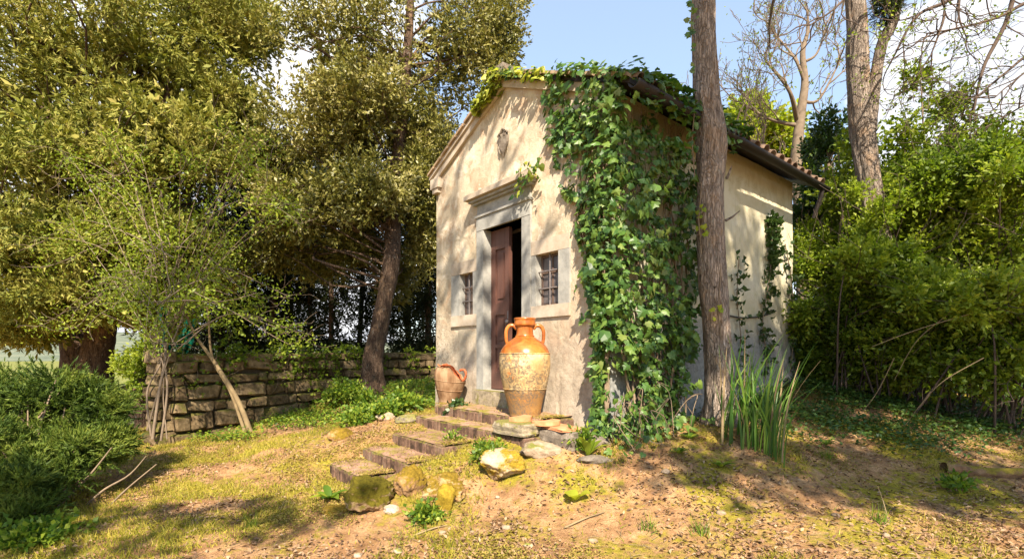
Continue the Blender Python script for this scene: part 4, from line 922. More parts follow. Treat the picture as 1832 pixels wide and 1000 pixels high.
# lime tree behind roof
b0 = gb(1365, 600, 16)
tree('lime_tree', b0, [b0, at(1365, 400, 16), at(1360, 250, 16)], [.16, .13, .06], [blob(1360, 255, 16, 70, 80), blob(1335, 215, 16, 45, 40), blob(1410, 300, 16, 45, 50), blob(1385, 240, 16, 40, 35), blob(1310, 260, 16, 40, 50)], 16, 26, 8, .3, .15, .095, M['lf_lime2'], M['bark_grey'], 'fresh lime green tree glowing behind the roof ridge', frac=.35, k=8)
# laurel and saplings at the right
b0 = gb(1480, 600, 9)
tree('laurel_tree', b0, [b0, at(1480, 400, 9), at(1485, 230, 9)], [.07, .05, .02], [blob(1480, 250, 9, 45, 50), blob(1470, 340, 9, 55, 60), blob(1500, 430, 9, 60, 60), blob(1440, 430, 9.4, 40, 60)], 15, 30, 8, .2, .085, .038, M['lf_laurel'], M['twig_grey'], 'dark green laurel between the roof end and the forked trunk', frac=.36, k=8)
sap = [(1650, 130, 8.6, 'tall sapling with airy spring leaves right of the forked trunk'), (1700, 190, 9.2, 'airy sapling standing before the white cloud'), (1620, 260, 8.2, 'shorter sapling close right of the forked trunk'), (1765, 240, 8.8, 'leafy sapling toward the right edge above the hedge'), (1500, 250, 8.4, 'leafy sapling left of the forked trunk')]
for (px, py, D, lab) in sap:
    b0 = gb(px, 640, D); n_ = 9
    bl = [blob(px+rng.normal()*14, y, D+rng.normal()*.2, 26+.07*(y-py), 22) for y in np.linspace(py+10, 520, n_)]
    tree('sapling', b0, [b0, at(px+8, 400, D), at(px-4, py-10, D)], [.035, .025, .008], bl, 7, 13, 6, .24, .078, .05, M['lf_lime'], M['twig_grey'], lab, frac=.5, k=8, limb=.006, lf=1, lo=0)
# hedge-like bushes on the right
hb = [(1570, 530, 7.0, 52, 60, 'fresh leafy bush hiding the base of the forked trunk'), (1500, 560, 8.6, 90, 110, 'bush of small green leaves next to the back corner of the chapel'), (1620, 510, 7.6, 110, 140, 'tall leafy bush in front of the forked trunk'), (1740, 460, 7.4, 120, 150, 'yellow green bush right of the forked trunk'), (1850, 470, 6.8, 130, 170, 'big bush cut by the right edge of the view'), (1690, 620, 6.6, 120, 90, 'low tangled bush at the front of the thicket'), (1830, 640, 6.0, 120, 100, 'low twiggy bush at the right edge in front'), (1460, 640, 7.9, 50, 60, 'small shaded bush at the foot of the back corner'), (1580, 650, 7.4, 90, 60, 'shaded low bush below the forked trunk'),
      (1780, 400, 9.5, 120, 90, 'bush behind the thicket under the white cloud'), (1600, 420, 9.6, 110, 80, 'bush behind the forked trunk')]
for (px, py, D, rx, rz, lab) in hb:
    b0 = gb(px, 720, D); t = thing('bush', b0, lab, 'bush', 'bushes of the thicket on the right')
    sh = []
    for q_ in range(13):
        x_ = px+rng.uniform(-.85, .85)*rx; h_ = rng.uniform(.2, .75)*rz
        for e_ in range(3): sh.append(blob(x_+e_*rng.normal()*6, py-rz*(1-abs(x_-px)/rx*.5)-h_*e_/3, D+rng.normal()*.25, 15-3*e_, 20, n=.05))
    C_, R_, P, Dd, tl = crown('foliage', [blob(px+rng.normal()*10, py, D, rx, rz, rx*.9, .75), blob(px+rng.uniform(-.5, .5)*rx, py-.3*rz, D, rx*.6, rz*.8, rx*.6, .25)]+sh, 54, 26, 8, .24, .064, .033, M['lf_bush'], t, .27, up=.2, shell=.55, flat=.3)
    tb = TB()
    for c in C_[::8]:
        s0 = b0+rng.normal(size=3)*np.array([.35, .3, 0])+np.array([0, .3, 0]); tb.t(spline([s0, s0*.5+c*.5+np.array([0, 0, .25])+rng.normal(size=3)*.12, c], 9), np.linspace(.016, .005, 9), 4)
    for j in rng.integers(0, len(C_), 12): branch(tb, C_[j], rnd_dirs(1)[0]+np.array([-.3, -.5, .1]), .8, .007, 1, kids=2, mn=.003, k=3)
    tb.build('stems', M['twig_dark'], t)
# arching dry canes hanging out of the thicket
t = thing('dry_canes', at(1800, 690, 5.6), 'bare arching canes drooping from the thicket at right', 'canes'); 
for pp in ([(1850, 640), (1825, 650), (1808, 690), (1796, 765)], [(1600, 640), (1570, 700), (1540, 740)], [(1760, 640), (1690, 680), (1650, 720), (1620, 760)], [(1700, 560), (1640, 610), (1600, 680)], [(1740, 560), (1640, 590), (1560, 620)]):
    D_ = rng.uniform(5.2, 5.9); tb = TB(); tb.t(spline([at(x, y, D_+.1*i) for i, (x, y) in enumerate(pp)], 16), np.linspace(.005, .003, 16), 5); tb.build('cane', M['cane'], t)
# overhanging bare tree, trunk just out of view at the right
t = thing('overhanging_tree', (8.6, 7.6, g1(8.6, 7.6)-.1), 'bare branched tree reaching in over the top right against the cloud', 'tree')
tb = TB(); trk = spline([(8.6, 7.6, g1(8.6, 7.6)-.1), (8.5, 7.5, 3), (8.3, 7.4, 6), (8.2, 7.3, 9.5)], 24); tb.t(trk, np.linspace(.22, .09, 24), 10); tb.build('trunk', M['bark_grey'], t)
tb = TB(); tips = []
for pl, r_ in (([(1900, -140), (1832, -60), (1800, 40), (1760, 120), (1742, 200)], .035), ([(1900, -200), (1790, -60), (1700, 0), (1640, 30), (1600, 100)], .03), ([(1880, -100), (1740, -40), (1715, 20), (1730, 70)], .024), ([(2000, 60), (1860, 90), (1800, 130), (1740, 180)], .022), ([(2000, 140), (1870, 170), (1830, 190), (1770, 225)], .018), ([(1980, -30), (1850, 0), (1790, 30), (1720, 50), (1660, 60)], .022), ([(1850, -120), (1690, -60), (1690, 20), (1680, 60), (1665, 100)], .02), ([(2000, 200), (1860, 130), (1810, 150), (1780, 175)], .015), ([(1700, -160), (1560, -60), (1500, 10), (1450, 45)], .02)):
    D_ = rng.uniform(6.6, 7.8); S_ = spline([trk[18]]+[at(x, y, D_) for x, y in pl], 24); tb.t(S_, np.linspace(r_*1.6, r_*.4, 24), 6)
    for j in (9, 12, 14, 16, 18, 20, 22, 23): branch(tb, S_[j], unit(S_[j]-S_[j-1])*.8+rnd_dirs(1)[0]*.8+np.array([-.1, 0, -.1]), .62, .010, 3, tips, kids=2, ratio=.68, upb=-.03, mn=.0035, wig=.5)
tb.build('branches', M['twig_dark'], t)
tp = np.array([q[0] for q in tips]); sel = rng.random(len(tp)) < .5; V, Q = leaves(tp[sel]+rng.normal(size=(sel.sum(), 3))*.03, rnd_dirs(sel.sum()), .05, .03); add('buds', V, Q, M['lf_lime'], t)
# unseen trees added behind the camera, crowns placed to shade the clearing
for (bx, by, bl, lab, per) in ((5.4, -3.6, [((2.9, -1.5, 8.3), (1.35, 1.3, 1.0), 1), ((4.7, -1.6, 8.4), (1.7, 1.7, 1.1), 1.3), ((6.9, -1.9, 8.4), (1.8, 1.8, 1.2), 1.3), ((4.0, -3.5, 7.8), (2.6, .7, .6), 1.9), ((3.9, -1.7, 10.3), (2.2, 1.3, 1.5), 2.2), ((6.0, -1.8, 9.4), (2.0, 1.2, 1.2), 1.5), ((2.5, -1.7, 10.7), (.9, .9, 1.2), 1.2), ((2.25, -1.6, 9.5), (.9, .9, .9), 1.0)], 'unseen tree added behind the camera on the right to cast shade', 34),
                          (-6.8, -4.2, [((-.3, -1.6, 9.6), (1.5, .9, .9), .3), ((-2.6, -3.8, 6.5), (1.2, .8, .5), .25), ((-3.7, -1.7, 5.2), (.8, .6, .45), 1.5), ((-2.0, -3.6, 7.2), (1.6, .4, .3), .5), ((-.2, -4.6, 6.4), (1.2, .5, .4), .4), ((-3.7, -1.6, 10.0), (1.4, .9, 1.0), 1.1), ((-2.2, -1.5, 12.6), (2.5, 1.4, 2.2), 5), ((-.5, -1.5, 10.6), (1.0, .8, 1.3), 1.0)], 'unseen tree added behind the camera on the left to cast shade', 14)):
    b0 = np.array([bx, by, g1(bx, by)-.1]); tree('shade_tree', b0, [b0, b0+np.array([-.1, .1, 3]), b0+np.array([-.3, .5, 6]), b0+np.array([-.5, .8, 9])], [.22, .18, .13, .06], bl, per, 8, 6, .3, .17, .09, M['lf_oak'], M['bark_grey'], lab, frac=.26, k=12, limb=.02, lf=.12)
# ------------------------------------------------------------------ juniper, arching shrub, wall
jb = gb(40, 960, 4.5); t = thing('juniper_bush', jb, 'spreading feathery juniper bush in the left foreground', 'bush')
bl = [blob(60, 705, 5.0, 120, 42), blob(170, 735, 5.2, 60, 30), blob(20, 800, 4.6, 120, 60), blob(140, 805, 4.7, 80, 36), blob(40, 880, 4.2, 95, 50), blob(-60, 760, 4.7, 110, 90), blob(200, 790, 5.0, 34, 22), blob(20, 930, 4.0, 70, 30, n=.5)]
C_, R_, P, Dd, tl = crown('foliage', bl, 26, 38, 25, .17, .048, .012, M['lf_juniper'], t, .25, up=.5, spread=.40, shell=.6, tri=True)
tb = TB()
for c in C_: 
    s0 = jb+rng.normal(size=3)*np.array([.12, .12, .02])+np.array([0, 0, .05]); tb.t(spline([s0, s0*.5+c*.5+np.array([0, 0, -.08])+rng.normal(size=3)*.06, c], 9), np.linspace(.016, .006, 9), 4)
for pp in ([(130, 930), (180, 880), (230, 850), (262, 815)], [(110, 900), (160, 850), (200, 800)], [(150, 960), (210, 890), (280, 830)]):
    tb.t(spline([at(x, y, 4.5) for x, y in pp], 14), np.linspace(.014, .005, 14), 5)
tb.build('stems', M['twig'], t)
# dry stone wall
def wall_line(s): p0 = np.array([-5.15, 7.35]); p1 = np.array([-3.35, 10.4]); p2 = np.array([-.9, 12.2]); return p0+(p1-p0)*s/3.54 if s < 3.54 else p1+(p2-p1)*(s-3.54)/3.04
t = thing('stone_wall', (-4.2, 9, .2), 'old rough stone wall running from the clearing back behind the chapel', 'wall')
import bmesh
def stone_mesh(seed):
    bm = bmesh.new(); bmesh.ops.create_cube(bm, size=1); bmesh.ops.bevel(bm, geom=bm.edges[:], offset=.11, segments=1, affect='EDGES')
    for v in bm.verts: v.co += mnoise.noise_vector(v.co*2.2+Vector((seed*5, 0, 0)))*.2
    me = bpy.data.meshes.new('stone'); bm.to_mesh(me); bm.free(); me.materials.append(M['wall_stone']); return me
sm = [stone_mesh(s) for s in range(8)]
m = MB()
for s in np.arange(.1, 6.5, .25):
    a, b_ = wall_line(s), wall_line(min(6.55, s+.25)); d_ = unit(b_-a); n_ = np.array([-d_[1], d_[0]])*.14
    za, zb = g1(*a)-.2, g1(*b_)-.2; zt = 1.28
    m.add([(*(a-n_), za), (*(b_-n_), zb), (*(b_+n_), zb), (*(a+n_), za), (*(a-n_), zt), (*(b_-n_), zt), (*(b_+n_), zt), (*(a+n_), zt)], [[0, 1, 5, 4], [1, 2, 6, 5], [2, 3, 7, 6], [3, 0, 4, 7], [4, 5, 6, 7]])
m.build('wall_core', M['mortar'], t)
cnt = 0
zc = 1.36
rowh = [.13, .19, .15, .23, .17, .27, .24, .22]
for r_, h in enumerate(rowh):
    s = -.05+rng.uniform(0, .1)
    while s < 6.4:
        L_ = rng.choice([rng.uniform(.12, .25), rng.uniform(.25, .6)])*(1.2 if r_ in (0, 5) else 1); p = wall_line(s+L_/2); q = wall_line(s+L_/2+.05); d_ = unit(q-p); aa = math.atan2(d_[1], d_[0]); gg = g1(*p)
        if zc-h*.5 > gg-.12:
            nn = np.array([d_[1], -d_[0]]); off = .13+rng.uniform(-.03, .03)
            o = link('stone', sm[rng.integers(8)], (p[0]+nn[0]*off, p[1]+nn[1]*off, zc-h/2+rng.uniform(-.015, .015)), t)
            o.rotation_euler = (rng.uniform(-.1, .1), rng.uniform(-.08, .08), aa+rng.uniform(-.12, .12)); o.scale = (L_*rng.uniform(.9, 1), .2+.14*rng.random(), h*rng.uniform(.78, 1.02))
            cnt += 1
        s += L_+.008
    zc -= h+.008
for k in range(9):
    p = wall_line(0); zz = 1.3-k*.17
    if zz > 0: o = link('stone', sm[k % 8], (p[0]-.02, p[1]-.02+rng.uniform(-.05, .05), zz), t); o.scale = (.3, .34, .17); o.rotation_euler = (0, 0, 1.1+rng.uniform(-.2, .2))
cw = thing('wall_creeper', (*wall_line(2.2), .5), 'leafy creeper trailing over the top and face of the stone wall', 'creeper'); cc = []; tb = TB()
for k in range(46):
    s_ = rng.uniform(0, 6.3); p = wall_line(s_); q = wall_line(s_+.05); d_ = unit(q-p); nn = np.array([d_[1], -d_[0]]); top = rng.uniform(1.3, 1.42); ln = rng.uniform(.1, .9)*(rng.random() < .8); P_ = []
    for j in range(6): P_.append((*(p+nn*(.2+.08*rng.random())+d_*rng.normal()*.08*j*.3), top-ln*j/5))
    P_ = np.array(P_); tb.t(spline(P_, 10), .004, 4); cc.append(P_[::2])
cc = np.concatenate(cc); V, Q, *_ = foliage(cc, np.full((len(cc), 3), .10), 8, 4, .1, .055, .04, up=0, spread=.9); add('foliage', V, Q, M['lf_bush'], cw); tb.build('stems', M['twig'], cw)
# arching shrub: stems, canes, spring leaves
sb = gb(285, 785, 7.05); t = thing('arching_shrub', sb, 'straggly shrub with arching canes and bright new leaves at the wall end', 'shrub'); tb = TB(); tips = []
for pp, r_ in (([(275, 785), (283, 700), (298, 620), (300, 540), (285, 470)], .035), ([(285, 788), (300, 700), (292, 640), (310, 560), (340, 480)], .028), ([(268, 780), (262, 700), (285, 640), (270, 560), (220, 500)], .025), ([(262, 770), (290, 690), (305, 620), (340, 560), (420, 520)], .018), ([(295, 785), (290, 720), (300, 640), (250, 590), (180, 560)], .016)):
    S_ = spline([at(x+rng.normal()*4, y, 7.0+.05*i) for i, (x, y) in enumerate(pp)], 30); tb.t(S_, np.linspace(r_*.6, r_*.2, 30), 8)
for _ in range(52):
    s_ = at(rng.uniform(270, 320), rng.uniform(430, 640), 7.0+rng.normal()*.25); e = at(rng.uniform(90, 520), rng.uniform(240, 610), 7.2+rng.normal()*.7); mid = (s_+e)/2+np.array([0, 0, .35*rng.random()+.05]); S_ = spline([s_, mid, e, e+np.array([(e-s_)[0]*.15, 0, -.15*rng.random()])], 16); tb.t(S_, np.linspace(.008, .002, 16), 4)
    tips += [(S_[j], None) for j in range(3, 16)]
    for j in (7, 10, 13): branch(tb, S_[j], unit(S_[j]-S_[j-1])+rnd_dirs(1)[0]*.7, .35, .004, 1, None, kids=2, mn=.0025, k=3)
tb.build('canes', M['twig_grey'], t)
tp = np.array([q[0] for q in tips]); n_ = 15; V, Q = leaves(np.repeat(tp, n_, 0)+rng.normal(size=(len(tp)*n_, 3))*.10, rnd_dirs(len(tp)*n_), rng.uniform(.035, .07, len(tp)*n_), .026); add('foliage', V, Q, M['lf_lime'], t)
# leaning dead poles against the wall
for k, (pp, r_, lab) in enumerate((([(448, 772), (425, 715), (385, 650), (350, 600), (330, 555)], .034, 'leaning dead branch propped across the wall, the thicker one'), ([(438, 772), (412, 700), (380, 640), (372, 560), (362, 500)], .022, 'thinner dead branch standing almost upright beside the leaning one'))):
    S_ = spline([at(x, y, 7.55-.1*i) for i, (x, y) in enumerate(pp)], 30); V, Q = tube(S_, np.linspace(r_*1.2, r_*.35, 30), 9); tag(add('dead_branch', V, Q, M['cane'], None, True), lab, 'branch')
# ivy clad post behind the shrub
b0 = gb(245, 760, 8.2); t = thing('mossy_post', b0, 'leafy overgrown stump between the juniper and the wall end', 'stump'); V, Q = bark_trunk([b0, at(250, 700, 8.2), at(262, 640, 8.2), at(280, 590, 8.2)], [.2, .15, .12, .08], 16, .08, .1, 4); add('trunk', V, Q, M['bark_dark'], t, True)
crown('foliage', [blob(248, 690, 8.1, 20, 55), blob(262, 640, 8.1, 24, 35), blob(228, 655, 8.3, 24, 24)], 9, 22, 6, .14, .05, .03, M['lf_bush'], t, .4)
# green netting
def net(px, y0, y1, D, w, lab, seed):
    n_ = 26; V = []; Q = []; q = 8
    for i in range(n_):
        f = i/(n_-1); y = y0+(y1-y0)*f
        for j in range(q):
            x = px+(j/(q-1)-.5)*w*(1+.3*math.sin(f*9+seed))+8*math.sin(f*3+seed); V.append(at(x, y, D+.06*math.sin(j*1.9+f*5)+.03*math.sin(f*17+j)))
    Q = [[i*q+j, i*q+j+1, (i+1)*q+j+1, (i+1)*q+j] for i in range(n_-1) for j in range(q-1) if rng.random() > .04]
    o = add('plastic_netting', V, Q, M['net']); so_ = o.modifiers.new('t', 'SOLIDIFY'); so_.thickness = .004; tag(o, lab, 'netting')
net(290, 545, 655, 7.6, 17, 'torn green plastic netting hanging at the left end of the wall', 0); net(336, 570, 632, 8.0, 26, 'darker green netting draped above the wall behind the canes', 2)
# bright shrub at wall foot, weeds
def plant(px, py, D, rx, rz, n_, L, Wd, mat, name, lab, cat='plant', ntw=24, up=.5, group=None, twl=.12):
    b0 = gb(px, py+rz, D); b0[2] += .1; t = thing(name, b0, lab, cat, group); c = b0+np.array([0, 0, rz*D/F]); C_, R_, P, Dd, tl = crown('foliage', [(c, (rx*D/F, rx*D/F, rz*D/F), 1)], n_, ntw, 5, twl, L, Wd, mat, t, .4, up=up)
    tb = TB()
    for q in C_: tb.t(spline([b0, (b0+q)/2+rng.normal(size=3)*.02, q], 5), [.006, .005, .004, .003, .002], 4)
    tb.build('stems', M['twig'], t)
plant(615, 697, 9.0, 38, 22, 22, .06, .035, M['lf_weed'], 'shrub', 'bright green little shrub in front of the stone wall', 'shrub')
plant(655, 715, 8.4, 12, 22, 8, .07, .03, M['lf_weed'], 'weed', 'soft upright grey green weed right of the little shrub', ntw=14)
plant(722, 728, 7.6, 30, 15, 16, .07, .04, M['lf_weed'], 'weed', 'bright weeds beside the left corner of the chapel')
plant(690, 735, 7.2, 26, 10, 12, .06, .04, M['lf_weed'], 'weed', 'low weeds just left of the landing')
plant(640, 752, 7.0, 34, 9, 14, .05, .035, M['lf_weed'], 'weed', 'spreading low weeds beyond the middle step')
plant(822, 706, 6.5, 11, 18, 8, .06, .045, M['lf_laurel'], 'small_ivy', 'small dark ivy plant at the foot of the broken pot')
plant(1035, 782, 4.75, 16, 14, 7, .06, .022, M['lf_weed'], 'weed', 'leafy weed growing at the corner of the chapel', ntw=12)
plant(812, 764, 5.4, 9, 8, 5, .05, .02, M['lf_weed'], 'weed', 'little weed growing on the brick riser of the landing', ntw=10)
plant(762, 915, 3.95, 20, 8, 6, .035, .028, M['lf_weed'], 'weed', 'dark leafed weed under the yellow capped boulder')
plant(880, 812, 4.75, 26, 10, 10, .04, .026, M['lf_weed'], 'weed', 'weeds growing behind the pale boulder')
plant(60, 985, 3.6, 60, 8, 12, .05, .035, M['lf_weed'], 'weed', 'low weeds below the juniper bush')
plant(1715, 852, 4.4, 12, 12, 5, .05, .03, M['lf_weed'], 'weed', 'small weed in front of the fallen log', ntw=10)
plant(1590, 560, 7.2, 14, 60, 8, .06, .035, M['lf_bush'], 'trunk_climber', 'leafy climber round the foot of the forked trunk', ntw=20)
# arum like rosettes with a few big leaves
def rosette(name, p, lab, n_, L, Wd, mat, up=.7, cat='plant', seed=0):
    rs = np.random.default_rng(seed); p = np.array(p, float); t = thing(name, p, lab, cat)
    for i in range(n_):
        a = 2*math.pi*i/n_+rs.uniform(-.4, .4); o = unit([math.cos(a), math.sin(a), 0]); s = np.cross(o, [0, 0, 1]); V = []; nn = 7; l_ = L*rs.uniform(.7, 1.15); e = up*rs.uniform(.7, 1.2)
        for j in range(nn):
            f = j/(nn-1); wv = Wd*(math.sin(math.pi*min(1, f*.92+.06))**.8)*.5; c = p+o*l_*f*math.cos(e*.9)+np.array([0, 0, l_*(f*math.sin(e)-.35*f*f)+.01])
            V += [c-s*wv+np.array([0, 0, wv*.35]), c, c+s*wv+np.array([0, 0, wv*.35])]
        Q = []
        for j in range(nn-1): Q += [[j*3, j*3+1, j*3+4, j*3+3], [j*3+1, j*3+2, j*3+5, j*3+4]]
        add('leaf', V, Q, mat, t, True)
rosette('arum_plant', P3(1030, 892, 4.05), 'pair of big pale green leaves alone on the bare foreground soil', 3, .20, .13, M['lf_lime2'], .75, seed=3)
rosette('arum_plant', P3(1052, 822, 4.6), 'upright light green rosette below the chapel corner', 8, .27, .07, M['lf_lime'], 1.15, seed=4)
rosette('foxglove', P3(590, 905, 4.5), 'soft green rosette left of the round olive boulder', 11, .19, .07, M['lf_weed'], .8, seed=5)
rosette('foxglove', P3(690, 725, 7.9), 'pale rosette in the weeds left of the chapel', 8, .2, .07, M['lf_weed'], .9, seed=6)
for k, (px, py, D) in enumerate([(1245, 745, 5.5), (1215, 835, 4.6), (1290, 850, 4.4), (1478, 775, 5.2), (1235, 800, 4.9)]):
    rosette('weed', P3(px, py, D), ['dark rosette at the left foot of the leaning trunk', 'leafy rosette in the half shade below the ivy', 'green rosette on the soil below the leaning trunk', 'broad leaved weed right of the iris clump', 'small rosette between ivy foot and leaning trunk'][k], 8, .14, .04, M['lf_weed'], .8, seed=10+k)
# iris clump
ip = np.array(P3(1352, 800, 4.75)); t = thing('iris_clump', ip, 'clump of tall upright sword shaped iris leaves beside the leaning trunk', 'iris')
for i in range(92):
    g_ = [(-.22, .10), (-.10, .05), (.0, .0), (.10, -.02), (.15, -.12), (-.02, .18), (.2, .12)][i % 7]; p = ip+np.array([g_[0]+rng.normal()*.035, g_[1]+rng.normal()*.05, 0]); p[2] = g1(p[0], p[1])-.02
    h = rng.uniform(.5, 1.12); ln = rng.normal()*.15; ly = rng.normal()*.12; a = rng.uniform(0, math.pi); s = np.array([math.cos(a), math.sin(a)*.5, 0]); V = []; nn = 9; bw = rng.uniform(.009, .016)
    kink = rng.uniform(.0, .35) if rng.random() < .25 else 0
    for j in range(nn):
        f = j/(nn-1); wv = bw*(1-f**2.2)*(1-.35*(1-f)**3)+.0008; c = p+np.array([ln*f*f*h*1.5+kink*max(0, f-.6)*h, ly*f*f*h, h*f-kink*h*max(0, f-.65)**1.5*1.6]); V += [c-s*wv, c+np.array([0, -.003, 0]), c+s*wv]
    Q = []
    for j in range(nn-1): Q += [[j*3, j*3+1, j*3+4, j*3+3], [j*3+1, j*3+2, j*3+5, j*3+4]]
    o = add('leaf', V, Q, M['lf_iris'] if i % 11 else M['cane'], t, True)
    if i % 11 == 0: o['label'] = 'withered brown iris leaf'
# ivy and lichen leaves on the leaning trunk
for k, (px, py, nn, lab, mt) in enumerate(((1236, 40, 26, 'wisp of ivy on the upper left of the leaning trunk', 'lf_ivy'), (1238, 255, 16, 'wisp of ivy where the leaning trunk passes the eave', 'lf_ivy'), (1250, 395, 8, 'small yellow sprout on the leaning trunk', 'lf_lime2'), (1285, 548, 6, 'tiny leaf sprout low on the leaning trunk', 'lf_lime2'))):
    c = at(px, py, 5.2); b0 = c.copy(); t = thing('trunk_sprout', b0, lab, 'ivy'); mm = MB()
    for i in range(nn):
        p = c+np.array([rng.normal()*.03, rng.normal()*.03, rng.normal()*(.28 if nn > 20 else .09)]); n_ = unit(np.array([-.4, -1, .2])+rnd_dirs(1)[0]*.6); dn = np.array([0, 0, -1.])+rnd_dirs(1)[0]*.6; y = unit(dn-n_*np.dot(dn, n_)); x = np.cross(y, n_); V, Q = protos[0][i % 4]
        mm.add((V*rng.uniform(.04, .075))@np.array([x, y, n_])+p, Q)
    mm.build('foliage', M[mt], t); tb = TB(); tb.t([c+np.array([.03, 0, -.35]), c+np.array([.0, 0, 0]), c+np.array([.03, 0, .4])], .006, 5); tb.build('stem', M['twig'], t)
# fallen log at the right
S_ = spline([at(1688, 838, 4.75), at(1730, 842, 4.72), at(1790, 850, 4.68), at(1870, 862, 4.65)], 40); S_[:, 2] = gz(S_[:, 0], S_[:, 1])+.03
M['log'] = mossy('mossy_log', [(.09,.05,.03), (.22,.13,.07), (.34,.22,.12)], (.24,.19,.03), .5, .66, 5)
V, Q = bark_trunk(S_[::4], np.linspace(.065, .05, 10), 24, .03, .18, 5, 0, 3); tag(add('fallen_log', V, Q, M['log'], None, True), 'mossy rotten log lying on the ground at the right edge', 'log')
# sticks
for k, (a, b_, lab) in enumerate((((1010, 990), (1082, 940), 'pale stick lying on the foreground soil'), ((385, 772), (432, 770), 'dark stick on the ground by the wall foot'), ((1590, 905), (1570, 850), 'thin dry stalk standing on the right foreground'), ((740, 930), (800, 922), 'grey twig lying among the white stones'))):
    p, q = P3(*a, 3.7 if a[0] > 500 else 7.5), P3(*b_, 3.85 if a[0] > 500 else 7.6); q = (q[0], q[1], q[2]+.012+(.2 if k == 2 else 0)); p = (p[0], p[1], p[2]+.012)
    tag(add('stick', *tube(spline([p, (np.array(p)+q)/2+np.array([.01, .01, .01]), q], 8), np.linspace(.008, .004, 8) if k != 2 else .003, 6), M['cane'], None, True), lab, 'stick')
# small pale stones in the foreground
wp = [(712, 958, 'whitish stone low in front of the round olive boulder'), (792, 935, 'larger white stone right under the yellow capped boulder'), (905, 945, 'white stone on the soil left of the pale stick'), (1190, 865, 'white stone in the sunny soil right of the two big pale leaves'),
      (1585, 962, 'white stone at the foot of the grass tuft on the right'), (1495, 925, 'pink white stone left of the right foreground grass tuft'), (1290, 905, 'small stone in the middle of the right foreground'), (945, 985, 'white stone near the bottom edge below the steps'),
      (1060, 1000, 'pale stone at the very bottom edge near the stick'), (845, 900, 'white stone just right of the pointed tan stone'), (640, 955, 'small stone lower left of the round olive boulder'), (890, 888, 'tiny white stone below the pale lichened boulder')]
for k, (x, y, lab) in enumerate(wp):
    D_ = 4.3 if y < 900 else 3.75 if y < 950 else 3.45; r_ = rng.uniform(.018, .038); p = P3(x, y, D_, r_*.3)
    rock('small_stone', p, (r_*1.2, r_, r_*.7), 40+k, M['rock_white'], lab, 'stone', 'small white stones on the foreground soil', sub=2)

# ------------------------------------------------------------------ ground cover
def scatter(n, x0, x1, y0, y1, f, dens_near=True):
    out = []
    tot = 0
    while tot < n:
        m_ = n*3; y = y0+(y1-y0)*rng.random(m_)**(1.7 if dens_near else 1); x = (x0+(x1-x0)*rng.random(m_))
        k = np.abs(x) < (y*1.08+.3); x, y = x[k], y[k]
        rel = np.column_stack([x, y])-CX; uu = rel@U; ww = rel@Wv
        ok = ~((uu > -.02) & (uu < WID+.02) & (ww > -.02) & (ww < DEP)) & ~((uu > .4) & (uu < 2.6) & (ww > -.8) & (ww < 0)) & ~((uu > 1.12) & (uu < 2.25) & (ww > -2.03) & (ww <= -.8))
        x, y = x[ok], y[ok]; pr_ = f(x, y); k = rng.random(len(x)) < pr_; out.append(np.column_stack([x[k], y[k]])); tot += k.sum()
    q = np.concatenate(out)[:n]; return np.column_stack([q, gz(q[:, 0], q[:, 1])])
def nfield(x, y, s, o): 
    r_ = np.zeros(len(x))
    for k in range(5):
        a = o*1.7+k*2.4; r_ += np.sin((x*math.cos(a)+y*math.sin(a))*s*(1+.37*k)+o*3+k*1.3+1.2*np.sin((x*math.sin(a)-y*math.cos(a))*s*.8+k))/(1+.25*k)
    return r_/2.2
def patchy(s, o, lo, hi): return lambda x, y: np.clip((nfield(x, y, s, o)-lo)/(hi-lo), 0.02, 1)
# grass
P = scatter(70000, -7, 5, 2.9, 10, lambda x, y: np.clip((nfield(x, y, 2.3, 1)-(-.15+.28*(x > 0)+.1*x))/(.7), .015, 1)*np.clip((nfield(x, y, 9, 4)+.9), .1, 1))
V, Q = leaves(P, unit(np.column_stack([rng.normal(size=(len(P), 2))*.75, np.ones(len(P))])), rng.uniform(.025, .08, len(P)), .0075, tri=True); tag(add('grass', V, Q, M['lf_grass']), 'thin short grass over the sunny clearing', 'grass', kind='stuff')
# tiny clover / moss leaves
P = scatter(54000, -7, 6, 2.9, 9, lambda x, y: np.clip((nfield(x, y, 2.0, 6)-.12-.15*(x > 0))/.8, .01, 1)*np.clip(nfield(x, y, 8, 2)+.8, .1, 1)); P[:, 2] += rng.uniform(.002, .03, len(P))
V, Q = leaves(P, unit(rnd_dirs(len(P))*np.array([1, 1, .35])+np.array([0, 0, .15])), rng.uniform(.012, .026, len(P)), .012, np.tile([[0, 0, 1.]], (len(P), 1))); tag(add('clover', V, Q, M['lf_clover']), 'tiny low clover and moss leaves in the clearing', 'ground cover', kind='stuff')
# litter
P = scatter(25000, -6, 7, 2.9, 9, lambda x, y: np.clip(.35+.5*nfield(x, y, 3, 9)+.35*(x > 1), .05, 1)); P[:, 2] += rng.uniform(.0, .015, len(P))
V, Q = leaves(P, unit(rnd_dirs(len(P))*np.array([1, 1, .3])+np.array([0, 0, .08])), rng.uniform(.015, .055, len(P))**1, rng.uniform(.01, .026, len(P)), np.tile([[0, 0, 1.]], (len(P), 1)), fold=.4); tag(add('leaf_litter', V, Q, M['lf_litter']), 'scattered dead leaves and crumbs of bark on the soil', 'leaf litter', kind='stuff')
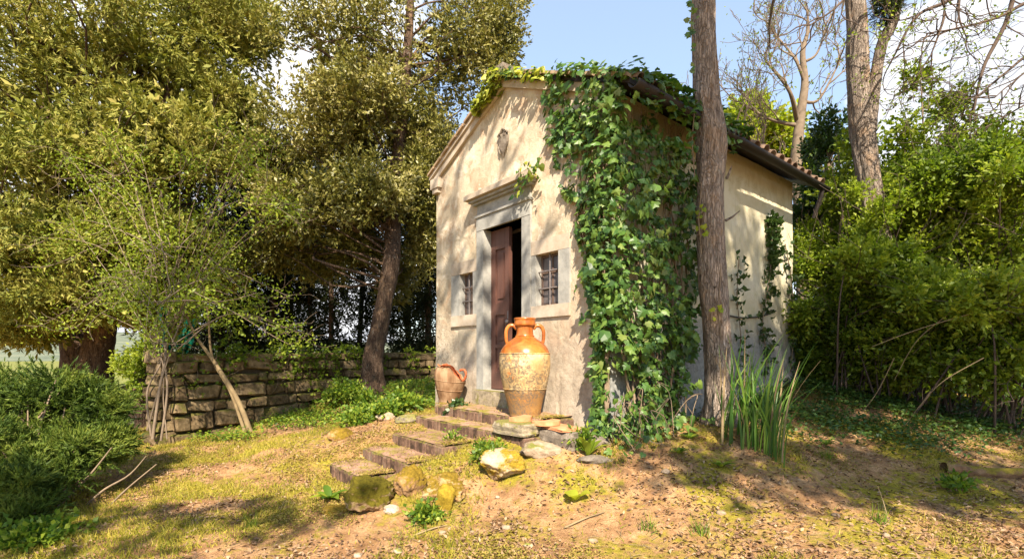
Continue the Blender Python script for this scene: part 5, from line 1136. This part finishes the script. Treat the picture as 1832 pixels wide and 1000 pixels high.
# crumbs and moss on the treads
mm = []
for (nm_, ua, ub_, wa, wb, z0, z1) in STEPS:
    k_ = 900 if nm_ == 'step' else 700; e = rng.random(k_)**2*.5; sd = rng.random(k_) < .5
    uq = np.where(rng.random(k_) < .8, np.where(sd, ua+e*.4, ub_-e*.4), rng.uniform(ua, ub_, k_)); wq = rng.uniform(wa+.01, min(wb, wa+.38), k_); q = FWa(np.column_stack([uq, wq, np.full(k_, z1+.02)])); mm.append(q)
P = np.concatenate(mm); V, Q = leaves(P, unit(rnd_dirs(len(P))*np.array([1, 1, .5])+np.array([0, 0, .2])), rng.uniform(.01, .035, len(P)), .012, np.tile([[0, 0, 1.]], (len(P), 1))); tag(add('step_litter', V, Q, M['lf_clover']), 'moss crumbs and bits of leaf lying on the brick steps', 'leaf litter', kind='stuff')
# twigs
P = scatter(900, -5, 6, 2.9, 8, lambda x, y: .5+.3*(x > 1)); tb = TB()
for p in P:
    d_ = unit(rng.normal(size=3)*np.array([1, 1, .08])); tb.t(np.array([p+[0, 0, .008], p+d_*.05+[0, 0, .014], p+d_*rng.uniform(.08, .16)+[0, 0, .010]]), [.0028, .0024, .0014], 3)
tag(tb.build('twig_litter', M['cane']), 'fine broken twigs strewn over the clearing', 'twigs', kind='stuff')
# dark creeping ground cover under the thicket and by the wall
P = scatter(42000, 1.5, 11, 4.9, 11, lambda x, y: np.clip((y-5.0-.35*nfield(x, y, 3, 3)-.3*(x < 2.8))/.9, 0, 1)*np.clip(nfield(x, y, 4, 8)+.9, .15, 1), False); P[:, 2] += rng.uniform(.01, .13, len(P))
V, Q = leaves(P, unit(rnd_dirs(len(P))*np.array([1, 1, .4])), rng.uniform(.03, .065, len(P)), .034, np.tile([[0, -.3, 1.]], (len(P), 1))); tag(add('ground_ivy', V, Q, M['lf_ground']), 'dark green creeping leaves under the thicket on the right', 'ground cover', kind='stuff')
P = scatter(16000, -5.5, -.9, 7.0, 10.5, lambda x, y: np.clip(nfield(x, y, 3, 5)+.4+.5*(y-7.6), .0, 1), False); P[:, 2] += rng.uniform(.01, .12, len(P))
V, Q = leaves(P, unit(rnd_dirs(len(P))*np.array([1, 1, .5])), rng.uniform(.03, .065, len(P)), .03, np.tile([[0, -.3, 1.]], (len(P), 1))); tag(add('wall_weeds', V, Q, M['lf_weed']), 'low green weeds along the foot of the stone wall', 'ground cover', kind='stuff')
# grass tufts
for k, (px, py, D_, lab) in enumerate(((1572, 950, 3.7, 'thin grass tuft on the right foreground'), (1255, 985, 3.5, 'short grass tuft at the bottom edge right of centre'), (1160, 960, 3.6, 'small grass tuft on the foreground soil'), (1480, 800, 4.9, 'grass tuft right of the irises'), (450, 940, 3.9, 'grass tuft in the left clearing'))):
    p = np.array(P3(px, py, D_)); n_ = 46; Pp = p+rng.normal(size=(n_, 3))*np.array([.03, .03, 0]); V, Q = leaves(Pp, unit(rng.normal(size=(n_, 3))*.35+np.array([0, 0, 1])), rng.uniform(.06, .17, n_), .006, tri=True); tag(add('grass_tuft', V, Q, M['lf_weed']), lab, 'grass tuft', 'grass tufts')
